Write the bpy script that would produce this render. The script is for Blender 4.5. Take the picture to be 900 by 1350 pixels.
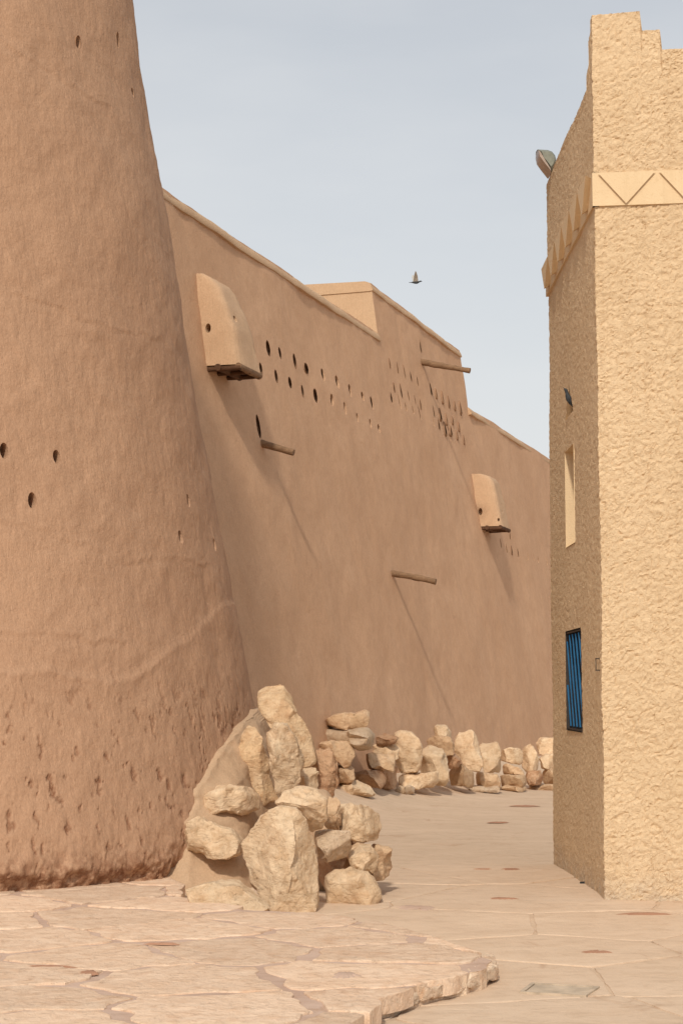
import bpy, math, random
import numpy as np
from mathutils import Vector

# ------------------------------------------------------------------ camera, world, sun, exposure
for o in list(bpy.data.objects):
    bpy.data.objects.remove(o)
S = bpy.context.scene
COL = S.collection
PW, PH, F, HOR, CAMH = 900.0, 1350.0, 2400.0, 910.0, 1.6     # photo size, focal length in px, horizon row, eye height
PITCH = math.atan((HOR - PH / 2) / F)
cd = bpy.data.cameras.new('camera')
cam = bpy.data.objects.new('camera', cd); COL.objects.link(cam)
cam.location = (0, 0, CAMH)
cam.rotation_euler = (math.pi / 2 + PITCH, 0, 0)
cd.sensor_fit = 'VERTICAL'; cd.sensor_height = 36.0; cd.lens = F / PH * 36.0
cd.clip_start = 0.1; cd.clip_end = 5000
S.camera = cam
S.render.resolution_x = 682; S.render.resolution_y = 1024

SUNV = Vector((0.52, 3.10, -2.62)).normalized()                # direction the sunlight travels
sl = bpy.data.lights.new('sun', 'SUN'); sl.energy = 2.5; sl.angle = math.radians(3.6); sl.color = (1.0, 0.92, 0.80)
sun = bpy.data.objects.new('sun', sl); COL.objects.link(sun)
sun.location = (-3, -12, 20)
sun.rotation_euler = SUNV.to_track_quat('-Z', 'Y').to_euler()

W = bpy.data.worlds.new('World'); S.world = W; W.use_nodes = True
wn, wl = W.node_tree.nodes, W.node_tree.links
bg = wn['Background']
sky = wn.new('ShaderNodeTexSky'); sky.sky_type = 'NISHITA'; sky.sun_disc = False
sky.sun_elevation = math.asin(-SUNV.z); sky.sun_rotation = math.atan2(-SUNV.x, -SUNV.y)
sky.air_density = 1.0; sky.dust_density = 4.0; sky.ozone_density = 1.2; sky.altitude = 600
hs = wn.new('ShaderNodeHueSaturation'); hs.inputs['Saturation'].default_value = 0.80
wl.new(sky.outputs[0], hs.inputs['Color'])
# thin high veil of cloud mixed into the sky
tc = wn.new('ShaderNodeTexCoord'); mp = wn.new('ShaderNodeMapping'); mp.inputs['Scale'].default_value = (2, 2, 7)
nz = wn.new('ShaderNodeTexNoise'); nz.inputs['Scale'].default_value = 2.2; nz.inputs['Detail'].default_value = 6
rp = wn.new('ShaderNodeMapRange'); rp.inputs['From Min'].default_value = .45; rp.inputs['From Max'].default_value = .8
rp.inputs['To Max'].default_value = .35
wl.new(tc.outputs['Generated'], mp.inputs[0]); wl.new(mp.outputs[0], nz.inputs['Vector']); wl.new(nz.outputs[0], rp.inputs[0])
mx = wn.new('ShaderNodeMix'); mx.data_type = 'RGBA'
wl.new(rp.outputs[0], mx.inputs[0]); wl.new(hs.outputs[0], mx.inputs[6]); mx.inputs[7].default_value = (7.6, 7.7, 7.9, 1)
# dust haze over the whole sky
hz = wn.new('ShaderNodeMix'); hz.data_type = 'RGBA'; sxyz = wn.new('ShaderNodeSeparateXYZ'); wl.new(tc.outputs['Generated'], sxyz.inputs[0])
hr = wn.new('ShaderNodeMapRange'); hr.inputs['From Min'].default_value = .05; hr.inputs['From Max'].default_value = .45
hr.inputs['To Min'].default_value = .90; hr.inputs['To Max'].default_value = .50
wl.new(sxyz.outputs['Z'], hr.inputs[0]); wl.new(hr.outputs[0], hz.inputs[0])
wl.new(mx.outputs[2], hz.inputs[6]); hz.inputs[7].default_value = (7.3, 7.4, 7.35, 1)
wl.new(hz.outputs[2], bg.inputs['Color'])
bg.inputs['Strength'].default_value = 0.10

S.view_settings.view_transform = 'Standard'; S.view_settings.look = 'None'
S.view_settings.gamma = 1.0; S.view_settings.exposure = 0.13; S.view_settings.use_curve_mapping = False
S.render.engine = 'CYCLES'

# ------------------------------------------------------------------ helpers
rng = np.random.default_rng(7)
random.seed(7)
CP, SP = math.cos(PITCH), math.sin(PITCH)
def ray(x, y):
    a, b = (x - PW / 2) / F, (PH / 2 - y) / F
    return np.array([a, CP - b * SP, SP + b * CP])
EYE = np.array([0, 0, CAMH])
def at_y(x, y, Y):
    d = ray(x, y); return EYE + d * (Y / d[1])
def at_z(x, y, z):
    d = ray(x, y); return EYE + d * ((z - CAMH) / d[2])

def _hash(ix, iy, iz, seed):
    n = (ix * 374761393 + iy * 668265263 + iz * 2147483647 + seed * 974634777) & 0xFFFFFFFF
    n = ((n ^ (n >> 13)) * 1274126177) & 0xFFFFFFFF
    n = ((n ^ (n >> 15)) * 2246822519) & 0xFFFFFFFF
    return ((n ^ (n >> 16)) & 0xFFFFFF) / float(0x7FFFFF) - 1.0
def vnoise(P, seed=0):
    P = np.asarray(P, float); i = np.floor(P).astype(np.int64); f = P - i
    w = f * f * f * (f * (f * 6 - 15) + 10)
    r = 0
    for dx in (0, 1):
        for dy in (0, 1):
            for dz in (0, 1):
                k = (w[:, 0] if dx else 1 - w[:, 0]) * (w[:, 1] if dy else 1 - w[:, 1]) * (w[:, 2] if dz else 1 - w[:, 2])
                r = r + k * _hash(i[:, 0] + dx, i[:, 1] + dy, i[:, 2] + dz, seed)
    return r
def fbm(P, sc, oc=4, seed=0, gain=.5):
    P = np.asarray(P, float) * sc; a, r = 1.0, 0
    for k in range(oc):
        r = r + a * vnoise(P + 17.3 * k, seed + k); a *= gain; P = P * 2.03
    return r
def sstep(a, b, x):
    t = np.clip((x - a) / (b - a), 0, 1); return t * t * (3 - 2 * t)

def thing(name, loc, label, cat, group=None):
    o = bpy.data.objects.new(name, None); COL.objects.link(o); o.location = tuple(map(float, loc))
    o.empty_display_size = .2
    return tag(o, label, cat, group)
def tag(o, label, cat, group=None):
    o['label'] = label; o['category'] = cat
    if group: o['group'] = group
    return o
def mk(name, V, faces, mat, parent=None, loc=(0, 0, 0), smooth=True):
    """one mesh object from world-space vertices; loc = origin"""
    V = np.asarray(V, float)
    base = np.array(loc, float)
    if parent is not None:
        base = np.array([0., 0, 0]); p = parent
        while p: base += np.array(p.location); p = p.parent
    me = bpy.data.meshes.new(name)
    me.from_pydata((V - base).tolist() if not isinstance(faces, np.ndarray) else [], [], faces if not isinstance(faces, np.ndarray) else [])
    if isinstance(faces, np.ndarray):
        n = faces.shape[1]
        me.vertices.add(len(V)); me.vertices.foreach_set('co', (V - base).ravel())
        me.loops.add(faces.size); me.loops.foreach_set('vertex_index', faces.ravel().astype(np.int32))
        me.polygons.add(len(faces)); me.polygons.foreach_set('loop_start', np.arange(0, faces.size, n, dtype=np.int32))
        me.update(calc_edges=True); me.validate()
    if smooth:
        me.polygons.foreach_set('use_smooth', [True] * len(me.polygons))
        me.set_sharp_from_angle(angle=math.radians(50))
    me.materials.append(mat)
    o = bpy.data.objects.new(name, me); COL.objects.link(o)
    if parent is not None: o.parent = parent
    else: o.location = tuple(base)
    return o
def box_vf(c, t, n, k, ht, hn, hk):
    c, t, n, k = map(lambda a: np.array(a, float), (c, t, n, k))
    V = [c + sx * ht * t + sy * hn * n + sz * hk * k for sx in (-1, 1) for sy in (-1, 1) for sz in (-1, 1)]
    return V, [(0, 1, 3, 2), (4, 6, 7, 5), (0, 4, 5, 1), (2, 3, 7, 6), (0, 2, 6, 4), (1, 5, 7, 3)]
def join_vf(parts):
    V, Fc = [], []
    for v, f in parts:
        b = len(V); V += [np.array(p, float) for p in v]; Fc += [tuple(i + b for i in q) for q in f]
    return V, Fc
def recalc(o):
    import bmesh
    bm = bmesh.new(); bm.from_mesh(o.data); bmesh.ops.recalc_face_normals(bm, faces=bm.faces[:]); bm.to_mesh(o.data); bm.free()
def cut(o, cutters):
    """subtract a list of (V, faces) solids from mesh object o"""
    V, Fc = join_vf(cutters)
    c = mk('cutter', V, Fc, o.data.materials[0], smooth=False); recalc(c); recalc(o)
    if o.parent:
        c.location = (0, 0, 0)
    bpy.context.view_layer.update()
    m = o.modifiers.new('b', 'BOOLEAN'); m.operation = 'DIFFERENCE'; m.object = c
    m.solver = 'MANIFOLD'
    n0 = len(o.data.vertices)
    ev = o.evaluated_get(bpy.context.evaluated_depsgraph_get())
    me = bpy.data.meshes.new_from_object(ev)
    if len(me.vertices) == n0 or len(me.vertices) == 0:
        m.solver = 'EXACT'
        ev = o.evaluated_get(bpy.context.evaluated_depsgraph_get())
        me = bpy.data.meshes.new_from_object(ev)
    print('cut', o.name, n0, '->', len(me.vertices))
    me.polygons.foreach_set('use_smooth', [True] * len(me.polygons)); me.set_sharp_from_angle(angle=math.radians(50))
    o.modifiers.clear(); old = o.data; me.name = old.name; o.data = me; bpy.data.meshes.remove(old)
    bpy.data.objects.remove(c)

# ------------------------------------------------------------------ materials
class NT:
    def __init__(s, name, rough=.95):
        m = bpy.data.materials.new(name); m.use_nodes = True; s.m = m; s.t = m.node_tree
        s.b = s.t.nodes['Principled BSDF']; s.b.inputs['Roughness'].default_value = rough
        s.b.inputs['Specular IOR Level'].default_value = .2
        s._h = None
    def n(s, t, **k):
        x = s.t.nodes.new(t)
        for a, v in k.items():
            if a in x.inputs: x.inputs[a].default_value = v
            else: setattr(x, a, v)
        return x
    def l(s, a, b): s.t.links.new(a, b)
    def pos(s, scale=(1, 1, 1), obj=False, off=None):
        if obj: c = s.n('ShaderNodeTexCoord').outputs['Object']
        else: c = s.n('ShaderNodeNewGeometry').outputs['Position']
        mp = s.n('ShaderNodeMapping'); mp.inputs['Scale'].default_value = scale
        s.l(c, mp.inputs[0])
        if obj:                                    # shift the pattern per object
            r = s.n('ShaderNodeObjectInfo').outputs['Random']
            mu = s.n('ShaderNodeMath', operation='MULTIPLY'); mu.inputs[1].default_value = 57.0; s.l(r, mu.inputs[0])
            cb = s.n('ShaderNodeCombineXYZ'); s.l(mu.outputs[0], cb.inputs[0]); s.l(mu.outputs[0], cb.inputs[2]); s.l(cb.outputs[0], mp.inputs['Location'])
        return mp.outputs[0]
    def noise(s, sc, det=5, rough=.55, vec=None, dist=0):
        x = s.n('ShaderNodeTexNoise'); x.inputs['Scale'].default_value = sc; x.inputs['Detail'].default_value = det
        x.inputs['Roughness'].default_value = rough; x.inputs['Distortion'].default_value = dist
        if vec is not None: s.l(vec, x.inputs['Vector'])
        return x.outputs['Fac']
    def rng(s, v, a, b, c=0., d=1.):
        x = s.n('ShaderNodeMapRange'); x.inputs['From Min'].default_value = a; x.inputs['From Max'].default_value = b
        x.inputs['To Min'].default_value = c; x.inputs['To Max'].default_value = d; s.l(v, x.inputs[0]); return x.outputs[0]
    def math(s, op, a, b):
        x = s.n('ShaderNodeMath', operation=op)
        for i, v in enumerate((a, b)):
            if isinstance(v, (int, float)): x.inputs[i].default_value = v
            else: s.l(v, x.inputs[i])
        return x.outputs[0]
    def mix(s, f, a, b):
        x = s.n('ShaderNodeMix', data_type='RGBA')
        if isinstance(f, (int, float)): x.inputs[0].default_value = f
        else: s.l(f, x.inputs[0])
        for i, v in ((6, a), (7, b)):
            if isinstance(v, tuple): x.inputs[i].default_value = (*v, 1)
            else: s.l(v, x.inputs[i])
        return x.outputs[2]
    def bump(s, h, dist, strength=1.0):
        x = s.n('ShaderNodeBump'); x.inputs['Strength'].default_value = strength; x.inputs['Distance'].default_value = dist
        s.l(h, x.inputs['Height'])
        if s._h is not None: s.l(s._h, x.inputs['Normal'])
        s._h = x.outputs[0]; s.l(s._h, s.b.inputs['Normal'])
    def col(s, c):
        if isinstance(c, tuple): s.b.inputs['Base Color'].default_value = (*c, 1)
        else: s.l(c, s.b.inputs['Base Color'])

def mud(name, c1, c2, c3, pits=False, k=1.0):
    m = NT(name)
    big = m.noise(.55, 5, .6, m.pos()); mid = m.noise(4.5, 5, .6, m.pos(), .4)
    fine = m.noise(38, 4, .65, m.pos())
    streak = m.noise(1, 4, .6, m.pos((26, 26, 2.2)), .5)
    straw = m.noise(1, 3, .7, m.pos((95, 95, 22)), 1.5)
    c = m.mix(m.rng(big, .35, .68), c1, c2)
    c = m.mix(m.rng(mid, .42, .72, 0, .55), c, c3)
    c = m.mix(m.rng(streak, .5, .75, 0, .3), c, tuple(x * .82 for x in c1))
    c = m.mix(m.rng(straw, .64, .74, 0, .4), c, tuple(min(1, x * 1.35) for x in c2))
    c = m.mix(m.rng(m.noise(75, 3, .7, m.pos((1, 1, .5))), .40, .62, .0, .34), c, tuple(x * .74 for x in c3))
    brush = m.noise(1, 3, .6, m.pos((70, 70, 3.5)), .3)
    c = m.mix(m.rng(brush, .5, .72, 0, .22), c, tuple(min(1, x * 1.2) for x in c2))
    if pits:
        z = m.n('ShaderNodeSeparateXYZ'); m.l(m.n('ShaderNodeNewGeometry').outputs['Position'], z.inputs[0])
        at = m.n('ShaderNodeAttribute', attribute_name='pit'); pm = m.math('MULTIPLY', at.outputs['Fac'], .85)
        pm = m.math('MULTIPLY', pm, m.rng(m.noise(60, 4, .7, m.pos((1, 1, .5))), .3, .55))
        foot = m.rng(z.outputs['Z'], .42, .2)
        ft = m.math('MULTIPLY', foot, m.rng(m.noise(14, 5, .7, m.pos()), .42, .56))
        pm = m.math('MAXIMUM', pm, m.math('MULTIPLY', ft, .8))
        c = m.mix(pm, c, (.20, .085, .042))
    m.col(c)
    m.bump(mid, .010 * k); m.bump(streak, .006 * k); m.bump(fine, .006 * k); m.bump(straw, .004 * k)
    return m.m
M_TOWER = mud('mud_plaster_tower', (.455, .275, .172), (.495, .305, .192), (.415, .245, .150), pits=True)
M_WALL = mud('mud_plaster_wall', (.575, .352, .214), (.650, .412, .258), (.510, .304, .182), k=1.5)
M_COPE = mud('mud_plaster_coping', (.56, .38, .235), (.60, .41, .26), (.50, .33, .20))
M_TURRET = mud('mud_plaster_box', (.56, .375, .235), (.60, .40, .25), (.47, .30, .18))
M_MORTAR = mud('mortar_bank', (.52, .36, .23), (.56, .39, .25), (.46, .30, .185), k=.6)
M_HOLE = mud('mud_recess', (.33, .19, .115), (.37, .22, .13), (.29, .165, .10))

def stucco(name, c1, c2, fine=False):
    m = NT(name, .9)
    big = m.noise(.8, 4, .6, m.pos()); mid = m.noise(14, 4, .6, m.pos(), 1.0); f2 = m.noise(70, 3, .6, m.pos())
    c = m.mix(m.rng(big, .35, .7), c1, c2)
    c = m.mix(m.rng(m.noise(26, 4, .6, m.pos(), .6), .58, .74, 0, .45), c, tuple(x * y for x, y in zip(c1, (.78, .70, .60))))
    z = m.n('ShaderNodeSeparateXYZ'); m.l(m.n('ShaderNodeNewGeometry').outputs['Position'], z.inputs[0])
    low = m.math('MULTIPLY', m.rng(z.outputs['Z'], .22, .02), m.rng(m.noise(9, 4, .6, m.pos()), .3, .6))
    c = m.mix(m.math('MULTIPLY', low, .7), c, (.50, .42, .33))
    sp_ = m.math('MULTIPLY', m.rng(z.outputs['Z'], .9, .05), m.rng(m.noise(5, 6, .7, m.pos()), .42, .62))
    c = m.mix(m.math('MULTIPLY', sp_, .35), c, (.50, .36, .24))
    c = m.mix(m.rng(m.noise(1, 5, .65, m.pos((9, 9, .55)), .3), .52, .72, 0, .30), c, tuple(x * y for x, y in zip(c1, (.80, .74, .68))))
    c = m.mix(m.rng(m.noise(2.6, 5, .65, m.pos(), .6), .55, .68, 0, .25), c, tuple(min(1, x * 1.1) for x in c2))
    m.col(c)
    if not fine:
        m.bump(mid, .007); m.bump(m.noise(46, 3, .6, m.pos((1, 1, 1.3)), 1.2), .012)
    m.bump(f2, .004)
    return m.m
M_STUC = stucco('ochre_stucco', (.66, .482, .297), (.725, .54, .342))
M_SMOOTH = stucco('ochre_smooth_paint', (.685, .52, .325), (.715, .545, .345), fine=True)

def stone(name, c1, c2, c3, ridge=.02):
    m = NT(name, .9)
    p = lambda s=(1, 1, 1): m.pos(s, obj=True)
    a = m.noise(3.0, 5, .6, p(), .6); b = m.noise(11, 6, .65, p(), .5); f = m.noise(60, 4, .65, p())
    c = m.mix(m.rng(a, .38, .64), c1, c2)
    c = m.mix(m.rng(b, .46, .66, 0, .8), c, c3)
    c = m.mix(m.rng(m.noise(2.3, 6, .7, p(), 1.0), .54, .68, 0, .38), c, tuple(x * y for x, y in zip(c3, (.82, .68, .58))))
    pit = m.rng(m.noise(20, 5, .65, p(), .3), .56, .74)
    c = m.mix(m.math('MULTIPLY', pit, .35), c, tuple(x * .6 for x in c3))
    r = m.n('ShaderNodeObjectInfo').outputs['Random']
    hv = m.n('ShaderNodeHueSaturation'); m.l(m.rng(r, 0, 1, .96, 1.16), hv.inputs['Value']); m.l(c, hv.inputs['Color'])
    m.col(hv.outputs[0])
    m.bump(a, .02); m.bump(b, .024); m.bump(m.noise(7, 6, .7, p((1, 1, 2.2)), 1.5), ridge); m.bump(m.math('SUBTRACT', 1.0, pit), .004); m.bump(f, .006)
    return m.m
M_ROCK = {
    'y': stone('yellow_limestone', (.63, .445, .265), (.68, .50, .32), (.50, .31, .17)),
    'p': stone('pale_limestone', (.66, .48, .31), (.72, .55, .37), (.54, .36, .21)),
    'r': stone('red_brown_stone', (.44, .26, .15), (.52, .34, .21), (.34, .17, .09)),
    'g': stone('grey_tan_stone', (.52, .38, .25), (.58, .44, .31), (.44, .30, .19)),
    't': stone('tan_stone', (.55, .37, .22), (.62, .44, .28), (.43, .26, .15)),
}
M_FLAG = stone('flagstone', (.68, .49, .345), (.73, .545, .395), (.61, .41, .27), ridge=.004)
M_EDGE = stone('rough_edge_stone', (.71, .53, .375), (.76, .59, .43), (.60, .40, .265))
def street_mat(name, c1, c2, c3):
    m = NT(name, .85)
    a = m.noise(.9, 5, .6, m.pos()); b = m.noise(5, 6, .65, m.pos(), .8); f = m.noise(55, 4, .6, m.pos())
    c = m.mix(m.rng(a, .36, .66), c1, c2)
    c = m.mix(m.rng(b, .5, .72, 0, .7), c, c3)
    c = m.mix(m.rng(m.noise(2.2, 5, .7, m.pos((1, .6, 1)), 1.0), .60, .70, 0, .55), c, (.40, .24, .145))
    c = m.mix(m.rng(m.noise(7, 6, .7, m.pos((.6, 1.6, 1)), .8), .50, .70, 0, .5), c, tuple(x * .78 for x in c3))
    c = m.mix(m.rng(m.noise(1.4, 5, .65, m.pos((.5, 1.4, 1)), .5), .5, .68, 0, .4), c, tuple(min(1, x * 1.14) for x in c2))
    m.col(c); m.bump(b, .012); m.bump(f, .004)
    return m.m
M_STREET = street_mat('street_mortar', (.56, .415, .29), (.60, .45, .32), (.50, .355, .24))
M_SLAB = street_mat('street_slab', (.60, .445, .315), (.64, .485, .35), (.54, .385, .26))
M_JOINT = street_mat('joint_mortar', (.51, .36, .275), (.56, .41, .32), (.42, .26, .18))
M_SOIL = street_mat('red_soil', (.37, .19, .115), (.42, .235, .15), (.31, .15, .09))
def plain(name, c, rough=.6, metal=0., var=.25, sc=20):
    m = NT(name, rough); m.b.inputs['Metallic'].default_value = metal
    n = m.noise(sc, 4, .6, m.pos())
    m.col(m.mix(m.rng(n, .35, .7), c, tuple(x * (1 - var) for x in c))); m.bump(n, .002)
    return m.m
def wood(name, c):
    m = NT(name, .85)
    n = m.noise(6, 5, .65, m.pos((1, 1, 6)), 1.0); f = m.noise(50, 4, .6, m.pos((1, 1, 2)))
    m.col(m.mix(m.rng(n, .35, .68), c, tuple(x * .55 for x in c))); m.bump(n, .012); m.bump(f, .004)
    return m.m
M_WOOD = wood('weathered_wood', (.29, .175, .10))
M_DWOOD = wood('dark_timber', (.13, .065, .035))
M_BLUE = plain('blue_paint', (.016, .11, .235), .5)
M_DARK = plain('dark_iron', (.05, .04, .035), .6)
M_LAMPG = plain('grey_green_metal', (.23, .235, .19), .5)
M_LAMPT = plain('tan_lamp_glass', (.42, .33, .27), .25)
M_BIRD = plain('slate_feathers', (.055, .062, .07), .7, var=.5, sc=60)
M_BIRDL = plain('pale_feathers', (.50, .47, .42), .7, var=.3, sc=60)
M_COVER = plain('worn_cover_metal', (.57, .455, .335), .8, var=.35, sc=9)
M_BLACK = plain('black_rubber', (.02, .02, .02), .6)

# ------------------------------------------------------------------ ground
WB = .16                                           # batter of the long wall
WT = np.array([.2961, .9552, 0.]); WN = np.array([.9552, -.2961, 0.]); WP0 = np.array([.59, 28.5, 0.]); UP = np.array([0, 0, 1.])
def wall_x(Y): return .59 + .31 * (Y - 28.5)
def gz(X, Y):
    X, Y = np.asarray(X, float), np.asarray(Y, float)
    q = np.maximum((X - wall_x(Y)) * .955, 0)
    sl = -.012 * np.maximum(Y - 15, 0); sl = np.maximum(sl, -.6)
    return sl + .45 * np.exp(-q / .6) * sstep(17, 23, Y)
def at_ground(x, y):
    d = ray(x, y); t = np.arange(2.0, 80, .005); p = EYE + d * t[:, None]
    k = np.argmax(p[:, 2] <= gz(p[:, 0], p[:, 1])); return p[k]
PLAT = .12
xs = np.concatenate([np.linspace(-900, -12, 14), np.linspace(-11, -4, 20), np.linspace(-3.9, 7, 150), np.linspace(8, 900, 14)])
ys = np.concatenate([np.linspace(-600, 4, 10), np.linspace(5, 45, 320), np.linspace(47, 120, 30), np.linspace(150, 2500, 10)])
gx, gy = np.meshgrid(xs, ys); gx, gy = gx.ravel(), gy.ravel()
P3 = np.stack([gx, gy, 0 * gx], 1)
zz = gz(gx, gy) + .002 * fbm(P3, 1.6, 4, 3) - .002
GV = np.stack([gx, gy, zz], 1)
nx, ny = len(xs), len(ys)
ii = (np.arange(ny - 1)[:, None] * nx + np.arange(nx - 1)[None]).ravel()
GF = np.stack([ii, ii + 1, ii + 1 + nx, ii + nx], 1)
street = mk('street', GV, GF, M_STREET); street['kind'] = 'structure'

def clip(poly, p, n):                              # keep the side where (x - p).n <= 0
    out = []
    for i in range(len(poly)):
        a, b = poly[i], poly[(i + 1) % len(poly)]
        da, db = np.dot(a - p, n), np.dot(b - p, n)
        if da <= 0: out.append(a)
        if (da < 0 < db) or (db < 0 < da): out.append(a + (b - a) * da / (da - db))
    return out
def area(p):
    p = np.array(p); x, y = p[:, 0], p[:, 1]
    return .5 * np.sum(x * np.roll(y, -1) - y * np.roll(x, -1))
def voronoi(seeds, poly, gap):
    cells = []
    for i, s in enumerate(seeds):
        c = [np.array(p) for p in poly]
        o = np.argsort(((seeds - s) ** 2).sum(1))[1:16]
        for j in o:
            d = seeds[j] - s; L = np.linalg.norm(d); n = d / L
            c = clip(c, s + n * (L / 2 - gap / 2 * (1 + .7 * _hash(np.int64(i + j), np.int64(i * j), np.int64(0), 5))), n)
            if len(c) < 3: break
        if len(c) >= 3 and abs(area(c)) > .07: cells.append(c if area(c) > 0 else c[::-1])
    return cells
def slab_mesh(name, cell, ztop, zbot, mat, parent, seed, jit=.012, bev=.015, step=.10, rough=.006):
    pts = []
    for i in range(len(cell)):
        a, b = cell[i], cell[(i + 1) % len(cell)]
        L = np.linalg.norm(b - a); k = max(1, int(L / step))
        for q in range(k): pts.append(a + (b - a) * q / k)
    pts = np.array(pts); c = pts.mean(0); n = len(pts)
    p3 = np.c_[pts, np.zeros(n)]
    dirs = pts - c; dirs /= np.linalg.norm(dirs, axis=1)[:, None] + 1e-9
    pts = pts + dirs * (jit * (fbm(p3, 5.0, 3, seed) - .5))[:, None]
    rings, V, Fc = [], [], []
    for sc, dz in ((0, zbot), (0, ztop - bev * .8), (bev * .5, ztop - bev * .2), (bev * 1.6, ztop), (.12, ztop), (.28, ztop)):
        lim = np.minimum(sc, np.linalg.norm(pts - c, axis=1) * .6)
        q = pts - dirs * lim[:, None]
        z = np.full(n, dz) + (0 if dz == zbot else rough * fbm(np.c_[q, np.zeros(n)], 5, 3, seed + 9) + gz(q[:, 0], q[:, 1]))
        rings.append(len(V)); V += np.c_[q, z].tolist()
    V.append([c[0], c[1], ztop + float(gz(c[0], c[1]))])
    for r in range(len(rings) - 1):
        a, b = rings[r], rings[r + 1]
        for i in range(n): Fc.append((a + i, a + (i + 1) % n, b + (i + 1) % n, b + i))
    for i in range(n): Fc.append((rings[-1] + i, rings[-1] + (i + 1) % n, len(V) - 1))
    return mk(name, V, Fc, mat, parent)

# street slabs: thin, worn, nearly flush with their mortar
sp = [(-2.2, 8.3), (5.0, 8.3), (5.0, 33), (-2.2, 33)]
sd = []
while len(sd) < 95:
    c = np.array([rng.uniform(-2.2, 5.0), rng.uniform(8.0, 33.)])
    if all(np.hypot(*(c - o)) > .95 for o in sd): sd.append(c)
sd = np.array(sd)
# the building's footprint and the terrace keep clear of slabs
BC = at_z(798, 1187, 0); BF = at_z(730, 1137, -.02)
for k, c in enumerate(voronoi(sd, [np.array(p, float) for p in sp], .02)):
    m = np.mean(c, 0)
    if m[0] - wall_x(m[1]) < 1.0 or m[1] > 16.6: continue
    slab_mesh('paving_slab', c, .0045 + .003 * random.random(), -.03, M_SLAB, street, k, bev=.004, jit=.012, rough=.0025)

# raised terrace in the foreground, with its rough broken edge
edge_px = [(240, 1181), (330, 1196), (420, 1202), (500, 1214), (570, 1233), (630, 1252), (655, 1264), (640, 1277), (600, 1289), (562, 1298),
           (525, 1309), (497, 1326), (472, 1346), (440, 1375), (400, 1420), (350, 1500)]
tp = [at_z(x, y, PLAT)[:2] for x, y in edge_px]
tp = tp + [np.array([-1.0, 4.5]), np.array([-9, 4.5]), np.array([-9, 16.5]), np.array([-1.9, 16.5]), np.array([-1.2, 14.2])]
if area(tp) < 0: tp = tp[::-1]
tp = [np.array(p) for p in tp]
terr_pts = []
for i in range(len(tp)):
    a, b = tp[i], tp[(i + 1) % len(tp)]; k = max(1, int(np.linalg.norm(b - a) / .08))
    for q in range(k): terr_pts.append(a + (b - a) * q / k)
terr_pts = np.array(terr_pts); n = len(terr_pts)
nrm = np.roll(terr_pts, -1, 0) - np.roll(terr_pts, 1, 0); nrm = np.c_[nrm[:, 1], -nrm[:, 0]]; nrm /= np.linalg.norm(nrm, axis=1)[:, None]
tq = terr_pts + nrm * (.03 * fbm(np.c_[terr_pts, np.zeros(n)], 5, 3, 4) - .05)[:, None]
TV = np.r_[np.c_[tq, np.full(n, -.05)], np.c_[tq, np.full(n, PLAT - .011)]]
TF = [(i, (i + 1) % n, n + (i + 1) % n, n + i) for i in range(n)] + [tuple(range(n, 2 * n))]
terrace = mk('terrace', TV, TF, M_JOINT, smooth=False); terrace['kind'] = 'structure'
terrace.data.materials.append(M_EDGE)
for p_ in terrace.data.polygons[:n]: p_.material_index = 1
seeds = []
tries = 0
while len(seeds) < 120 and tries < 40000:
    tries += 1
    c = np.array([rng.uniform(-4.5, 2.2), rng.uniform(6.5, 15)])
    if all(np.hypot((c - o)[0] / 1.25, (c - o)[1]) > .62 for o in seeds): seeds.append(c)
seeds = np.array(seeds)
for k, c in enumerate(voronoi(seeds, tp, .03)):
    slab_mesh('flagstone', c, PLAT + .008 * random.random() - .006, .03, M_FLAG, terrace, 200 + k, jit=.045, bev=.006, rough=.004, step=.045)

# ------------------------------------------------------------------ round tower
X0 = -250.0
az0 = math.atan2(X0 - PW / 2, F)
def solve_tower():
    # centre from the foot of the tower at the left frame edge and the silhouette at the foot
    azs = math.atan2(392 - PW / 2, F); az1 = math.atan2(0 - PW / 2, F)
    p = at_z(0, 1180, PLAT); d1 = math.hypot(p[0], p[1])
    s = math.sin(azs - az0); a = az1 - az0
    k = math.cos(a) - math.sqrt(s * s - math.sin(a) ** 2)
    D = d1 / k
    return D, D * s
TD, TR = solve_tower()
TC = np.array([TD * math.sin(az0), TD * math.cos(az0)])
sil = [(173, 0), (193, 130), (213, 260), (242, 430), (272, 600), (300, 760), (322, 870), (340, 950), (366, 1060), (394, 1170)]
zs, rs = [], []
for x, y in sil:
    d = ray(x, y); h = math.hypot(d[0], d[1]); az = math.atan2(d[0], d[1])
    L = TD * math.cos(az - az0); zs.append(CAMH + d[2] / h * L); rs.append(TD * math.sin(az - az0))
zs, rs = np.array(zs)[::-1], np.array(rs)[::-1]
zs = np.r_[-.4, zs, 10.5]; rs = np.r_[rs[0] + .05, rs, rs[-1] - (10.5 - zs[-2]) * .17]
def TRAD(z): return np.interp(z, zs, rs)
cf = np.polyfit(zs, rs, 4)
def TRAD(z): return np.polyval(cf, z)
print('tower D %.2f R %.2f centre %s' % (TD, TR, TC), 'heights', zs[1], zs[-2])
def tower_hit(x, y):                               # pixel -> (angle, z) on the tower; angle 0 = towards +X
    d = ray(x, y); t = np.arange(8.0, 40, .004); p = EYE + d * t[:, None]
    hit = np.hypot(p[:, 0] - TC[0], p[:, 1] - TC[1]) < TRAD(p[:, 2])
    if not hit.any(): return None
    p = p[np.argmax(hit)]
    return math.atan2(p[1] - TC[1], p[0] - TC[0]), p[2]
thF = np.arange(-1.7, .40, .0028)
th = np.concatenate([thF, np.linspace(.5, 2 * math.pi - 1.8, 60)])
zv = np.concatenate([np.linspace(-.3, 9.2, 560), np.linspace(9.25, 9.9, 8)])
T, Z = np.meshgrid(th, zv); T, Z = T.ravel(), Z.ravel()
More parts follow.
